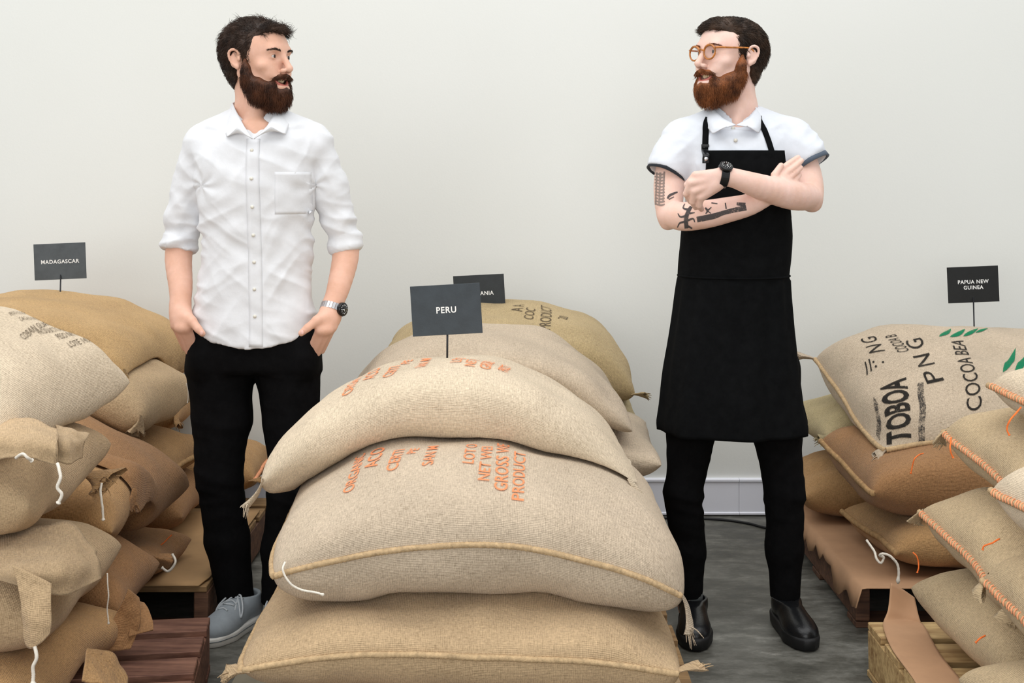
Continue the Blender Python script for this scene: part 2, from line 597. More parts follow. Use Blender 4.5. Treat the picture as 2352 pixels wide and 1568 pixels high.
class Sack:
    def __init__(self, key, label, c, rot, a, b, tt, tb, color, bend=(0.0, 0.0), skew=(0.0, 0.0), pu=3.0, pv=3.0,
                 pinch=.07, lump=.018, crease=.010, seed=1, over=(), group=None, gap=.002, nu=61, nv=47, edge_wr=.013, origin=None, tp=.46, rnd=.06, soft=24, gap2=.008):
        self.key = key
        self.color = color
        self.a, self.b = a, b
        self.su = np.linspace(-1, 1, nu)
        self.sv = np.linspace(-1, 1, nv)
        U, Vv = np.meshgrid(np.sin(self.su * np.pi / 2), np.sin(self.sv * np.pi / 2), indexing='ij')
        e = np.clip((1 - np.abs(U) ** pu) * (1 - np.abs(Vv) ** pv), 0, 1)
        sh = e ** tp
        # soft, uneven filling
        Q0 = np.stack([U * a, Vv * b, np.zeros_like(U)], -1)
        fill = 1 + .16 * noise(Q0, 3.2, seed) + .10 * noise(Q0, 7.0, seed + 5)
        x = a * U * (1 - pinch * (1 - Vv ** 2) * np.abs(U) ** 3) * (1 + .03 * noise(np.stack([Vv * 2, Vv * 0, Vv * 0 + seed], -1)))
        y = b * Vv * (1 - pinch * (1 - U ** 2) * np.abs(Vv) ** 3) * (1 + .03 * noise(np.stack([U * 2, U * 0, U * 0 + seed + 9], -1)))
        rq = 1 - rnd * (U * Vv) ** 4
        x, y = x * rq, y * rq
        R = euler_m(*rot)
        mid = -bend[0] * U ** 2 - bend[1] * Vv ** 2 + skew[0] * U + skew[1] * Vv
        mid = mid + (sh * .4 + .6) * .03 * noise(Q0, 2.3, seed + 3) + .010 * noise(Q0, 6.0, seed + 4)
        self.G = []
        for side, t in ((1, tt), (-1, tb)):
            z = side * t * sh * fill + mid
            L = np.stack([x, y, z], -1)
            # creases: run out from the edges, plus overall lumps
            pr = np.stack([U * a, Vv * b, np.full_like(U, side * 3.0 + seed)], -1)
            edge = np.exp(-(1 - np.abs(Vv)) * 4.0)
            edgeu = np.exp(-(1 - np.abs(U)) * 5.0)
            w1 = noise(pr * np.array([16, 2.5, 1]), 1.0, seed + 1) * edge
            w2 = noise(pr * np.array([2.5, 16, 1]), 1.0, seed + 2) * edgeu
            w3 = -np.abs(noise(pr * np.array([5, 9, 1]), 1.0, seed + 6))
            lump_ = noise(L, 6.0, seed) * lump
            disp = lump_ + (w1 + w2) * edge_wr + w3 * crease
            N = vnormals(L.reshape(-1, 3), grid_faces(nu, nv)).reshape(L.shape) * side
            fade = np.clip(sh * 2.5, 0, 1)[..., None]
            N = np.where(np.isfinite(N), N, 0)
            L = L + N * side * disp[..., None] * fade
            self.G.append(L @ R.T + np.asarray(c))
        self.top, self.bot = self.G
        # rest on what lies below
        for ob in over:
            bv = ob if isinstance(ob, BVHTree) else SACKS[ob].bvh
            for i in range(nu):
                for j in range(nv):
                    p = self.bot[i, j]
                    hit = bv.ray_cast(Vector((p[0], p[1], 4.0)), Vector((0, 0, -1)))
                    if hit[0] is not None:
                        zt = hit[0].z + gap
                        if p[2] < zt:
                            self.bot[i, j, 2] = zt
                            if self.top[i, j, 2] < zt + .01 * sh[i, j]:
                                self.top[i, j, 2] = zt + .01 * sh[i, j]
        # press against every sack that is already there
        allv = np.concatenate([self.top.reshape(-1, 3), self.bot.reshape(-1, 3)])
        lo, hi = allv.min(0), allv.max(0)
        for ob in SACKS.values():
            if (ob.lo > hi + .01).any() or (ob.hi < lo - .01).any():
                continue
            for G_ in (self.top, self.bot):
                for i in range(nu):
                    for j in range(nv):
                        p = G_[i, j]
                        if (p < ob.lo - .008).any() or (p > ob.hi + .008).any():
                            continue
                        h_ = ob.bvh.find_nearest(Vector(p), .16)
                        if h_[0] is None:
                            continue
                        d_ = (Vector(p) - h_[0]).dot(h_[1])
                        if d_ < .007 and (d_ < 0 or h_[3] < .007):
                            G_[i, j] = np.array(h_[0] + h_[1] * .007)
        # weld the two sheets along the rim
        rim = np.zeros((nu, nv), bool)
        rim[0, :] = rim[-1, :] = True
        rim[:, 0] = rim[:, -1] = True
        self.top[rim] = self.bot[rim] = np.maximum(self.top[rim], self.bot[rim])
        n = nu * nv
        V = np.concatenate([self.top.reshape(-1, 3), self.bot.reshape(-1, 3)])
        mp = np.arange(2 * n)
        r = np.where(rim.ravel())[0]
        mp[r + n] = r
        Q = np.concatenate([grid_faces(nu, nv), grid_faces(nu, nv, n, True)])
        Q = mp[Q]
        Qraw = np.concatenate([grid_faces(nu, nv), grid_faces(nu, nv, n, True)])
        used = np.unique(Q)
        # round the rim off: relax the cloth near it
        ring = np.minimum(1 - np.abs(U), 1 - np.abs(Vv)).ravel()
        wgt = np.exp(-np.concatenate([ring, ring]) / .035)
        corner = np.clip((np.abs(U) * np.abs(Vv)).ravel() - .80, 0, 1) * 5
        wgt *= 1 - np.clip(np.concatenate([corner, corner]), 0, 1)
        cntV = np.zeros(len(V))
        for k in range(4):
            np.add.at(cntV, Q[:, k], 2)
        for _ in range(soft):
            Sm = np.zeros_like(V)
            for k in range(4):
                np.add.at(Sm, Q[:, k], V[Q[:, (k + 1) % 4]] + V[Q[:, (k + 3) % 4]])
            V = np.where((cntV > 0)[:, None], V + (wgt * .6)[:, None] * (Sm / np.maximum(cntV, 1)[:, None] - V), V)
        for ob in SACKS.values():
            if (ob.lo > hi + .01).any() or (ob.hi < lo - .01).any():
                continue
            near = np.where(((V > ob.lo - .01) & (V < ob.hi + .01)).all(1))[0]
            for i in near:
                h_ = ob.bvh.find_nearest(Vector(V[i]), .12)
                if h_[0] is None:
                    continue
                d_ = (Vector(V[i]) - h_[0]).dot(h_[1])
                if d_ < gap2 and (d_ < 0 or h_[3] < gap2):
                    V[i] = np.array(h_[0] + h_[1] * gap2)
        V[r + n] = V[r]
        self.top = V[:n].reshape(nu, nv, 3).copy()
        self.bot = V[n:].reshape(nu, nv, 3).copy()
        remap = np.zeros(2 * n, int)
        remap[used] = np.arange(len(used))
        # cloth coordinates measured along the surface, so the weave keeps its size
        uvs = []
        for G_ in (self.top, self.bot):
            cu = np.zeros((nu, nv))
            cu[1:] = np.cumsum(np.linalg.norm(np.diff(G_, axis=0), axis=2), axis=0)
            cu -= cu[nu // 2]
            cv = np.zeros((nu, nv))
            cv[:, 1:] = np.cumsum(np.linalg.norm(np.diff(G_, axis=1), axis=2), axis=1)
            cv -= cv[:, nv // 2][:, None]
            cu = cu * .5 + .5 * cu[:, nv // 2][:, None]
            cv = cv * .5 + .5 * cv[nu // 2][None]
            uvs.append(np.stack([cu.ravel(), cv.ravel()], 1))
        luv = np.concatenate(uvs)[Qraw.ravel()]
        Qf = remap[Q]
        me = mesh_np('bag_body', V[used], Qf, np.full(len(Qf), 4), luv=luv)
        self.bvh = BVHTree.FromPolygons([Vector(v) for v in V[used]], [tuple(q) for q in remap[Q]])
        self.lo, self.hi = V.min(0), V.max(0)
        base = (float(c[0]), float(c[1]), float(V[:, 2].min()))
        self.root = thing('burlap_sack', label, 'sack', base, group)
        self.body = add_obj('bag_body', me, M['burlap'], self.root)
        self.body.color = tuple(color[:3]) + (1,)
        SACKS[key] = self

    # ---- surface lookup
    def at(self, u, v, side=1):
        G = self.top if side > 0 else self.bot
        n, m = G.shape[:2]
        fu = (np.arcsin(np.clip(u, -1, 1)) / (np.pi / 2) + 1) / 2 * (n - 1)
        fv = (np.arcsin(np.clip(v, -1, 1)) / (np.pi / 2) + 1) / 2 * (m - 1)
        i = np.clip(np.floor(fu).astype(int), 0, n - 2)
        j = np.clip(np.floor(fv).astype(int), 0, m - 2)
        du = (fu - i)[..., None]
        dv = (fv - j)[..., None]
        return G[i, j] * (1 - du) * (1 - dv) + G[i + 1, j] * du * (1 - dv) + G[i, j + 1] * (1 - du) * dv + G[i + 1, j + 1] * du * dv

    def normal_at(self, u, v, side=1):
        e = .01
        a = self.at(u + e, v, side) - self.at(u - e, v, side)
        b = self.at(u, v + e, side) - self.at(u, v - e, side)
        N = np.cross(a, b) * side
        return N / (np.linalg.norm(N, axis=-1)[..., None] + 1e-12)

    def uv_of_px(self, px, py, side=1):
        """(u, v) of the sheet point that shows at a pixel (nearest sample facing the camera)"""
        s = np.linspace(-.985, .985, 240)
        U, V = np.meshgrid(s, s, indexing='ij')
        P = self.at(U, V, side)
        q = to_px(P)
        d = np.hypot(q[..., 0] - px, q[..., 1] - py) + (P[..., 1] - P[..., 1].min()) * 6
        k = np.unravel_index(np.argmin(d), d.shape)
        return U[k], V[k]

    # ---- decorations
    def edge_path(self, edge, t0=-1.0, t1=1.0, n=120, out=.004):
        t = np.linspace(t0, t1, n)
        one = np.ones(n) * .9999
        u, v = {'v-': (t, -one), 'v+': (t, one), 'u-': (-one, t), 'u+': (one, t)}[edge]
        P = self.at(u, v)
        cen = self.at(np.zeros(1), np.zeros(1))[0]
        if edge[0] == 'v':
            d = P - self.at(u, v * .9)
        else:
            d = P - self.at(u * .9, v)
        d /= np.linalg.norm(d, axis=1)[:, None] + 1e-9
        return P + d * out

    def line_path(self, pts, n=120, side=1, out=.004):
        """path over the cloth through a list of (u, v)"""
        c = catmull(np.array([(p[0], p[1], 0) for p in pts]), n)
        P = self.at(c[:, 0], c[:, 1], side)
        return P + self.normal_at(np.clip(c[:, 0], -.97, .97), np.clip(c[:, 1], -.97, .97), side) * out

    def px_path(self, pts, n=100, side=1, out=.004):
        return self.line_path([self.uv_of_px(x, y, side) for x, y in pts], n, side, out)

    def seam(self, path, r=.007, stitch=None, mat=None, name='seam', wob=.5, pitch=.013, squash=1.0, color=None):
        path = np.asarray(path)
        s = np.concatenate([[0], np.cumsum(np.linalg.norm(np.diff(path, axis=0), axis=1))])
        n = max(20, int(s[-1] / .003))
        t = np.linspace(0, s[-1], n)
        P = np.stack([np.interp(t, s, path[:, k]) for k in range(3)], 1)
        P = P + .004 * wob * np.stack([noise(P, 14, 1), noise(P, 14, 2), noise(P, 14, 3)], 1)
        rr = r * (1 + .10 * np.sin(t * 2 * np.pi / (pitch * .65)) + .14 * noise(P, 25, 4))
        me = tube_mesh(name, P, rr, 7, squash=squash)
        o = add_obj(name, me, mat or M['hem'], self.root)
        if stitch is not None:
            bag = Bag()
            T = np.gradient(P, axis=0)
            T /= np.linalg.norm(T, axis=1)[:, None] + 1e-9
            k = 0
            rnd = random.Random(len(P))
            tt = .01
            while tt < s[-1] - .01:
                i = int(tt / s[-1] * (n - 1))
                a = np.array([0, -.3, 1.0])
                a = a - T[i] * (a @ T[i])
                a /= np.linalg.norm(a)
                b = np.cross(T[i], a)
                R = r * 1.12
                arc = [P[i] + T[i] * (q - 2) * .0028 + R * (math.cos(w) * a + math.sin(w) * b) for q, w in enumerate(np.linspace(-2.0, 2.0, 6))]
                bag.tube(np.array(arc), .0019, 5)
                tt += pitch * rnd.uniform(.8, 1.3)
            add_obj('stitching', bag.mesh('stitching'), M[stitch], o)
        return o

    def ear(self, corner, size=.05, direc=None, seed=1, mat=None, width=.022):
        """gathered, frayed cloth corner"""
        u, v = corner
        P0 = self.at(np.array([u * .97]), np.array([v * .97]))[0]
        P1 = self.at(np.array([float(u)]), np.array([float(v)]))[0]
        d = P1 - P0 if direc is None else np.asarray(direc, float)
        d = d / (np.linalg.norm(d) + 1e-9)
        return make_ear(self, P1 - d * .014, d, size, seed, mat, width)


def make_ear(sack, P, d, size, seed=1, mat=None, width=.022, name='corner_tuft'):
    rs = np.random.RandomState(seed)
    up = np.array([0, 0, 1.0])
    if abs(d @ up) > .9:
        up = np.array([1.0, 0, 0])
    n1 = np.cross(d, up)
    n1 /= np.linalg.norm(n1)
    n2 = np.cross(n1, d)
    k = 9
    nseg = 12
    V = []
    for i in range(k):
        t = i / (k - 1)
        w = width * (.45 + .9 * t ** 1.3)
        c = P + d * size * t + n2 * (-.3 * size * t * t) + n1 * size * .2 * math.sin(t * 3 + seed)
        for q in range(nseg):
            an = 2 * math.pi * q / nseg
            rr = w * (1 + .22 * math.sin(3 * an + seed + t * 2) * t) * (1 + .10 * rs.uniform(-1, 1) * t)
            V.append(c + n1 * math.cos(an) * rr + n2 * (math.sin(an) * .26 + .35 * math.sin(2.3 * math.cos(an) + seed) * t) * rr + d * (.25 * w * rs.uniform(-1, 1) if i == k - 1 else 0))
    fl_, ct = [], []
    for i in range(k - 1):
        for q in range(nseg):
            q2 = (q + 1) % nseg
            fl_ += [i * nseg + q, i * nseg + q2, (i + 1) * nseg + q2, (i + 1) * nseg + q]
            ct.append(4)
    bag = Bag()
    bag.add(V, fl_, ct)
    tip = P + d * size + n2 * (-.3 * size)
    for q in range(12):
        a = tip + n1 * rs.uniform(-1, 1) * width * .8 + n2 * rs.uniform(-1, 1) * width * .4 - d * .008
        dd = d + .35 * rs.normal(size=3)
        l = size * rs.uniform(.12, .34)
        pts = [a, a + dd * l * .5, a + dd * l + np.array([0, 0, -.3 * l])]
        bag.tube(catmull(pts, 5), np.linspace(.0018, .0008, 5), 4)
    me = bag.mesh(name)
    co = np.zeros(len(me.vertices) * 3, np.float32)
    me.vertices.foreach_get('co', co)
    co = co.reshape(-1, 3)
    li = np.zeros(len(me.loops), np.int32)
    me.loops.foreach_get('vertex_index', li)
    ul = me.uv_layers.new(name='UVMap')
    ul.data.foreach_set('uv', np.stack([co[li, 0] + .7 * co[li, 1], co[li, 2]], 1).astype(np.float32).ravel())
    o = add_obj(name, me, mat or M['burlap'], sack.root)
    o.color = tuple(c_ * .85 for c_ in sack.color[:3]) + (1,)
    return o


def text_mesh(body, size=1.0, extrude=0.0, align='LEFT', spacing=1.0, narrow=1.0, bold=0.0):
    cu = bpy.data.curves.new('txt', 'FONT')
    cu.body = body
    cu.size = size
    cu.align_x = align
    cu.extrude = extrude
    cu.space_character = spacing
    cu.offset = bold
    cu.resolution_u = 3
    o = bpy.data.objects.new('txt', cu)
    COL.objects.link(o)
    dg = bpy.context.evaluated_depsgraph_get()
    me = bpy.data.meshes.new_from_object(o.evaluated_get(dg))
    bpy.data.objects.remove(o)
    bpy.data.curves.remove(cu)
    if narrow != 1.0:
        for v in me.vertices:
            v.co.x *= narrow
    return me


def split_edges(bm, maxlen):
    for _ in range(4):
        es = [e for e in bm.edges if e.calc_length() > maxlen]
        if not es:
            break
        bmesh.ops.subdivide_edges(bm, edges=es, cuts=1)
        bmesh.ops.triangulate(bm, faces=[f for f in bm.faces if len(f.verts) > 3])


def print_on_sack(s, me2d, p0, p1, up_px, mat, off=.0022, side=1, name='print', maxlen=.018):
    """lay a flat 2-D print mesh (x along baseline, y up, baseline width normalised by its own
    bounding box) on the cloth, baseline from pixel p0 to p1, letters rising towards up_px"""
    uv0 = np.array(s.uv_of_px(*p0, side))
    uv1 = np.array(s.uv_of_px(*p1, side))
    uvu = np.array(s.uv_of_px(*up_px, side))
    return print_on_sack_uv(s, me2d, uv0, uv1 - uv0, uvu - uv0, mat, off, side, name, maxlen)


def print_on_sack_uv(s, me2d, uv0, du, dv, mat, off=.0022, side=1, name='print', maxlen=.018, box=None):
    bm = bmesh.new()
    bm.from_mesh(me2d)
    bmesh.ops.triangulate(bm, faces=bm.faces)
    co = np.array([v.co[:] for v in bm.verts])
    if box is None:
        x0, x1, y0, y1 = co[:, 0].min(), co[:, 0].max(), 0.0, co[:, 1].max()
    else:
        x0, x1, y0, y1 = box
    sc = np.array([np.linalg.norm(du * [s.a, s.b]) / (x1 - x0), np.linalg.norm(dv * [s.a, s.b]) / (y1 - y0)])
    for v in bm.verts:
        v.co.x = (v.co.x - x0) * sc[0]
        v.co.y = (v.co.y - y0) * sc[1]
        v.co.z = 0
    split_edges(bm, maxlen)
    lx, ly = (x1 - x0) * sc[0], (y1 - y0) * sc[1]
    co = np.array([v.co[:] for v in bm.verts])
    uv = uv0 + (co[:, :1] / lx) * du + (co[:, 1:2] / ly) * dv
    u, v = np.clip(uv[:, 0], -.99, .99), np.clip(uv[:, 1], -.99, .99)
    P = s.at(u, v, side) + s.normal_at(u, v, side) * off
    for vert, p in zip(bm.verts, P):
        vert.co = p
    me = bpy.data.meshes.new(name)
    bm.to_mesh(me)
    bm.free()
    bpy.data.meshes.remove(me2d)
    return add_obj(name, me, mat, s.root)


def string(pts, r=.0028, name='loose_string', mat='string_white', parent=None, knots=0, wob=.003):
    P = catmull(pts, 60)
    P = P + wob * np.stack([noise(P, 40, 1), noise(P, 40, 2), noise(P, 40, 3)], 1)
    t = np.linspace(0, 1, 60)
    rr = r * (1 + .10 * np.sin(t * 150))
    rr[-4:] *= np.array([1.4, 1.6, 1.4, .8])
    return add_obj(name, tube_mesh(name, P, rr, 6), M[mat], parent)


def col(r, g, b):
    return srgb(r, g, b)


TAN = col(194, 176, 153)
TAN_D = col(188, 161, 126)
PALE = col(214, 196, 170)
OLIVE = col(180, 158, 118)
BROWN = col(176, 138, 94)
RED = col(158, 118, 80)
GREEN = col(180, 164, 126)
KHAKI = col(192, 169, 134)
# ================================================================== pallets
def pallet(label, x0, x1, y0, y1, mat, nb=8, group='wooden pallets under the sacks', h=.142, frac=.78, mat2=None, seed=1, bmats=None, turn=0.0, pivot=None):
    root = thing('wooden_pallet', label, 'pallet', ((x0 + x1) / 2, (y0 + y1) / 2, 0), group)
    rnd = random.Random(seed)
    step = (y1 - y0) / nb
    bw = step * frac
    for i in range(nb):
        ya = y0 + i * step + (step - bw) * (i / (nb - 1))
        m_ = mat if not bmats else bmats[i % len(bmats)]
        me = box_mesh('deck_board', x0 + rnd.uniform(0, .006), x1 - rnd.uniform(0, .006), ya, ya + bw, h - .019, h, .002, 1, .0012, i + seed)
        add_obj('deck_board', me, m_, root)
    for i, xc in enumerate((x0 + .022, (x0 + x1) / 2, x1 - .022)):
        me = box_mesh('stringer', xc - .02, xc + .02, y0 + .002, y1 - .002, .018, h - .0195, .003, 1, .001, 50 + i + seed)
        add_obj('stringer', me, mat2 or mat, root)
    for i in range(3):
        yc = y0 + .05 + (y1 - y0 - .1) * i / 2
        me = box_mesh('base_board', x0, x1, yc - .05, yc + .05, 0.0005, .0175, .002)
        add_obj('base_board', me, mat2 or mat, root)
    if turn:
        Rz = Matrix.Rotation(math.radians(turn), 4, 'Z')
        T = Matrix.Translation((pivot[0], pivot[1], 0)) @ Rz @ Matrix.Translation((-pivot[0], -pivot[1], 0))
        for ch in [o for o in COL.objects if o.parent == root]:
            ch.data.transform(T)
    return root


def flat_bvh(z):
    return BVHTree.FromPolygons([Vector(v) for v in ((-9, -9, z), (9, -9, z), (9, 9, z), (-9, 9, z))], [(0, 1, 2, 3)])


PAL = flat_bvh(.1435)
pallet('reddish brown slatted pallet at the lower left with bare boards showing', -1.95, -.74, 2.36, 3.48, M['wood_red'], 8, frac=.72, seed=3, turn=8.0, pivot=(-.74, 3.03))
pallet('brown pallet with a cardboard sheet, beside the shins of the person in white', -2.0, -.87, 3.74, 4.76, M['wood_mid'], 7, seed=5, mat2=M['wood_dark'])
pallet('pale weathered pallet at the lower right under a drooping kraft sheet', .935, 2.1, 2.36, 3.44, M['wood_pale'], 7, seed=7)
pallet('dark reddish pallet under the sacks of the PAPUA NEW GUINEA pile', 1.0, 2.1, 3.80, 4.80, M['wood_dark'], 7, seed=9)
pallet('pallet under the front stack marked by the PERU sign', -.5, .42, 2.5, 3.42, M['wood_mid'], 6, seed=11)
pallet('pallet under the rear stacks between the two people', -.5, .42, 3.5, 4.86, M['wood_mid'], 8, seed=13)

# ================================================================== centre stack
GC = 'sacks stacked between the two people'
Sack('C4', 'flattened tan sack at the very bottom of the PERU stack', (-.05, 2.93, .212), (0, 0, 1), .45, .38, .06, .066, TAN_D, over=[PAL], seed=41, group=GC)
c3 = Sack('C3', 'tan sack lying below the big orange-printed front sack, rope seam along its front', (-.105, 2.93, .385), (0, .5, 1), .455, .39, .07, .12, TAN_D, bend=(.04, 0), over=['C4'], seed=12, pu=4, pv=3, group=GC, pinch=.03)  # same tan as the sacks above, darkened with their shade in the colour
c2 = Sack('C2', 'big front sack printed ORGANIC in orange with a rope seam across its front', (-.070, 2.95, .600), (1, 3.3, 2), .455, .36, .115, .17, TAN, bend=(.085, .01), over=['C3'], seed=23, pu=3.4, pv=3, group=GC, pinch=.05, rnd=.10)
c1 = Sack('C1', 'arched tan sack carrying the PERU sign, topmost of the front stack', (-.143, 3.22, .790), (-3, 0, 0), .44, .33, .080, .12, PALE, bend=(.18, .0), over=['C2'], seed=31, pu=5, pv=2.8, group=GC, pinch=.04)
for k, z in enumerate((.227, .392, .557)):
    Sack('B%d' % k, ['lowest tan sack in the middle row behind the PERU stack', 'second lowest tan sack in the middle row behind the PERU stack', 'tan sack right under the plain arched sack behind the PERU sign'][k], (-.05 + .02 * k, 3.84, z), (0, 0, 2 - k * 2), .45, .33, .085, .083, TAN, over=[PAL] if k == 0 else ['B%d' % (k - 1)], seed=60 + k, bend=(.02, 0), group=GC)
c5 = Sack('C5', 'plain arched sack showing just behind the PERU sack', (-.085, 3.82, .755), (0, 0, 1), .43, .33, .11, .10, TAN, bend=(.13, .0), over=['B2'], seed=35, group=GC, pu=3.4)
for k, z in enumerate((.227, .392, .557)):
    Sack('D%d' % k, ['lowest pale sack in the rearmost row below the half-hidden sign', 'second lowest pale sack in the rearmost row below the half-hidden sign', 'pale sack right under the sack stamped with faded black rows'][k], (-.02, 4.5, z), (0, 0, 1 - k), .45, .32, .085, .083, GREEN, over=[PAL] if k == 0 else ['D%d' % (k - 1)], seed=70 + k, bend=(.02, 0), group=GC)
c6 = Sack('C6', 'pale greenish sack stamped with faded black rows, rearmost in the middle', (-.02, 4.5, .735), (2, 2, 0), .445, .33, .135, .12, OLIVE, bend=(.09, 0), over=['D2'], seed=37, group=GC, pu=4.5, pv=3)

c2.seam(c2.edge_path('v-', -1, 1, 160, .002), .0062)
c2.ear((1, -1), .085, (.55, -.1, -.9), 3, width=.014)
c2.ear((-1, 1), .04, None, 5)
c3.seam(c3.edge_path('v-', -1, 1, 160, .002), .0062)
c3.seam(c3.edge_path('u-', -1, 1, 100, .003), .008)
c3.ear((1, -1), .06, (.7, .2, .5), 4, width=.013)
c3.ear((-1, -1), .05, (-1, -.1, .1), 6, width=.02)
c2.seam(c2.edge_path('u-', -1, 1, 100, .003), .007)
c1.ear((1, -1), .075, (.45, -.3, -.75), 8, width=.018)
c1.ear((-1, -1), .07, (-.25, -.1, -.9), 9, width=.014)
c1.ear((1, 1), .04, None, 10)
c6.ear((-1, -1), .05, (-1, -.2, .25), 11)
c6.ear((1, -1), .05, (.8, -.2, .3), 12)
P = [W(655, 1290, 2.60), W(650, 1312, 2.585), W(668, 1342, 2.58), W(700, 1356, 2.58), W(722, 1358, 2.575), W(744, 1366, 2.575)]
string(P, .0022, parent=c2.root)
# print on the two front sacks: rows run from the front edge towards the back
rows = ['ORGANIC', 'ACO', 'CERTI', 'PE', 'SAN M', 'LOT O', 'NET WEI', 'GROSS WE', 'PRODUCT']
st2 = [(797, 1128, 26), (850, 1071, 34), (898, 1080, 26), (942, 1042, 22), (982, 1068, 26), (1072, 1067, 26), (1110, 1106, 26), (1148, 1130, 30), (1188, 1151, 27)]
wid = .0365
for (x, y, hh), t in zip(st2, rows):
    u, v = c2.uv_of_px(x + hh * .5, y)
    me = text_mesh(t, 1.0, narrow=.9, bold=.012)
    hgt = hh * 2.78 / 3000
    ln = max(c.co.x for c in me.vertices) / max(c.co.y for c in me.vertices) * hgt * 1.4
    print_on_sack_uv(c2, me, np.array([u, v]), np.array([.02, ln / c2.b]), np.array([-hgt / c2.a, 0]), M['orange_ink'], name='printed_row')
rows1 = ['ORGANIC', 'ACO', 'CERTI', 'PE', 'SAN M', 'LOT O', 'NET WEI', 'GROSS WE', 'PRODUCT']
st1 = [(795, 902, 24), (845, 868, 28), (888, 863, 24), (930, 836, 20), (965, 843, 24), (1045, 832, 24), (1078, 843, 22), (1115, 851, 24), (1155, 857, 22)]
for (x, y, hh), t in zip(st1, rows1):
    u, v = c1.uv_of_px(x + hh * .5, y)
    me = text_mesh(t, 1.0, narrow=.9, bold=.012)
    hgt = hh * 3.2 / 3000
    ln = max(c.co.x for c in me.vertices) / max(c.co.y for c in me.vertices) * hgt * 1.4
    print_on_sack_uv(c1, me, np.array([u, v]), np.array([.02, ln / c1.b]), np.array([-hgt / c1.a, 0]), M['orange_ink'], name='printed_row')
for (x, y, hh, t) in [(1186, 716, 26, 'A A'), (1212, 735, 22, 'COC'), (1252, 758, 26, 'PRODUCT'), (1290, 735, 22, '20')]:
    u, v = c6.uv_of_px(x + hh * .5, y)
    me = text_mesh(t, 1.0, narrow=.8)
    hgt = hh * 4.4 / 3000
    ln = max(c.co.x for c in me.vertices) / max(c.co.y for c in me.vertices) * hgt * 1.2
    print_on_sack_uv(c6, me, np.array([u, v]), np.array([.02, ln / c6.b]), np.array([-hgt / c6.a, 0]), M['grey_ink'], name='printed_row')

# ================================================================== left pile
GL = 'sacks piled at the left edge'
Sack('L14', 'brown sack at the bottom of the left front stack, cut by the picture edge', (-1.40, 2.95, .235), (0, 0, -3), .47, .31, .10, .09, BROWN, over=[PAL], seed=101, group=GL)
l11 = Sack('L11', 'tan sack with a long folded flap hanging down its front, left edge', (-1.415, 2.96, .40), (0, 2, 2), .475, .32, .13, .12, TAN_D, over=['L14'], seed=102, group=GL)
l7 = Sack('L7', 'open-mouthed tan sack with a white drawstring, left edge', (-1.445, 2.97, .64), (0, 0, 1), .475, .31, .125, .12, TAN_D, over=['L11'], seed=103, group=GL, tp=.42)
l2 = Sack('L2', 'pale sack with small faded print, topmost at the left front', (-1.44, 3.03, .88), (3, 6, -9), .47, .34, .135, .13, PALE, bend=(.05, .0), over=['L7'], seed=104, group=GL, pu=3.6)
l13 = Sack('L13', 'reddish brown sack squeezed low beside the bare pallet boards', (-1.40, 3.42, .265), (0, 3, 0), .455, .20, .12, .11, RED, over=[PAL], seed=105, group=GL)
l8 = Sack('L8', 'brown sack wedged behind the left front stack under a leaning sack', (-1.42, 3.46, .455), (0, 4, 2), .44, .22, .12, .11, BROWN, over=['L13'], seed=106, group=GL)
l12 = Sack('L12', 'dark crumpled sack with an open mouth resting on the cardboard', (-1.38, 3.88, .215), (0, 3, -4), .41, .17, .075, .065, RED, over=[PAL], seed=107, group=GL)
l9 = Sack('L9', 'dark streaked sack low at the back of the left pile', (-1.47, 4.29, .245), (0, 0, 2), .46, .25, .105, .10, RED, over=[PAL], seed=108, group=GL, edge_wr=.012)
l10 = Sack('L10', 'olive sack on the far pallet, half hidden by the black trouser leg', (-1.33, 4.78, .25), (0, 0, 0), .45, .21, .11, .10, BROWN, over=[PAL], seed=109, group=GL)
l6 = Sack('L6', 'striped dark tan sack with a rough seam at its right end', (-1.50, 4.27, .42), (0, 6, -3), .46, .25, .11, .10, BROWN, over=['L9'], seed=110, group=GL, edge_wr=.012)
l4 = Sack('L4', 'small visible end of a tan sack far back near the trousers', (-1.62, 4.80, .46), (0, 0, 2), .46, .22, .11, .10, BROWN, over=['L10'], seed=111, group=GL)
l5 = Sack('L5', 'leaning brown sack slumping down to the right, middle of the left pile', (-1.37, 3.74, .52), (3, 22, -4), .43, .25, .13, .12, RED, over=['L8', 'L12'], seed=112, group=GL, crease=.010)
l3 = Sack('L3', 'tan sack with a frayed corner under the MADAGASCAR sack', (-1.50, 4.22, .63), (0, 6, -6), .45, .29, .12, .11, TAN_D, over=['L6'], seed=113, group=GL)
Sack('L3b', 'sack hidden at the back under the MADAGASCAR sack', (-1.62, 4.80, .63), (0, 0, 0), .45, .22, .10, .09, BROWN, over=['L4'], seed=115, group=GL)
l1 = Sack('L1', 'brown sack carrying the MADAGASCAR sign, topmost at the left back', (-1.61, 4.42, .80), (-1, 4, -4), .48, .38, .11, .20, col(188, 154, 108), bend=(.07, 0), over=['L3', 'L3b'], seed=114, group=GL, pu=4, crease=.012)

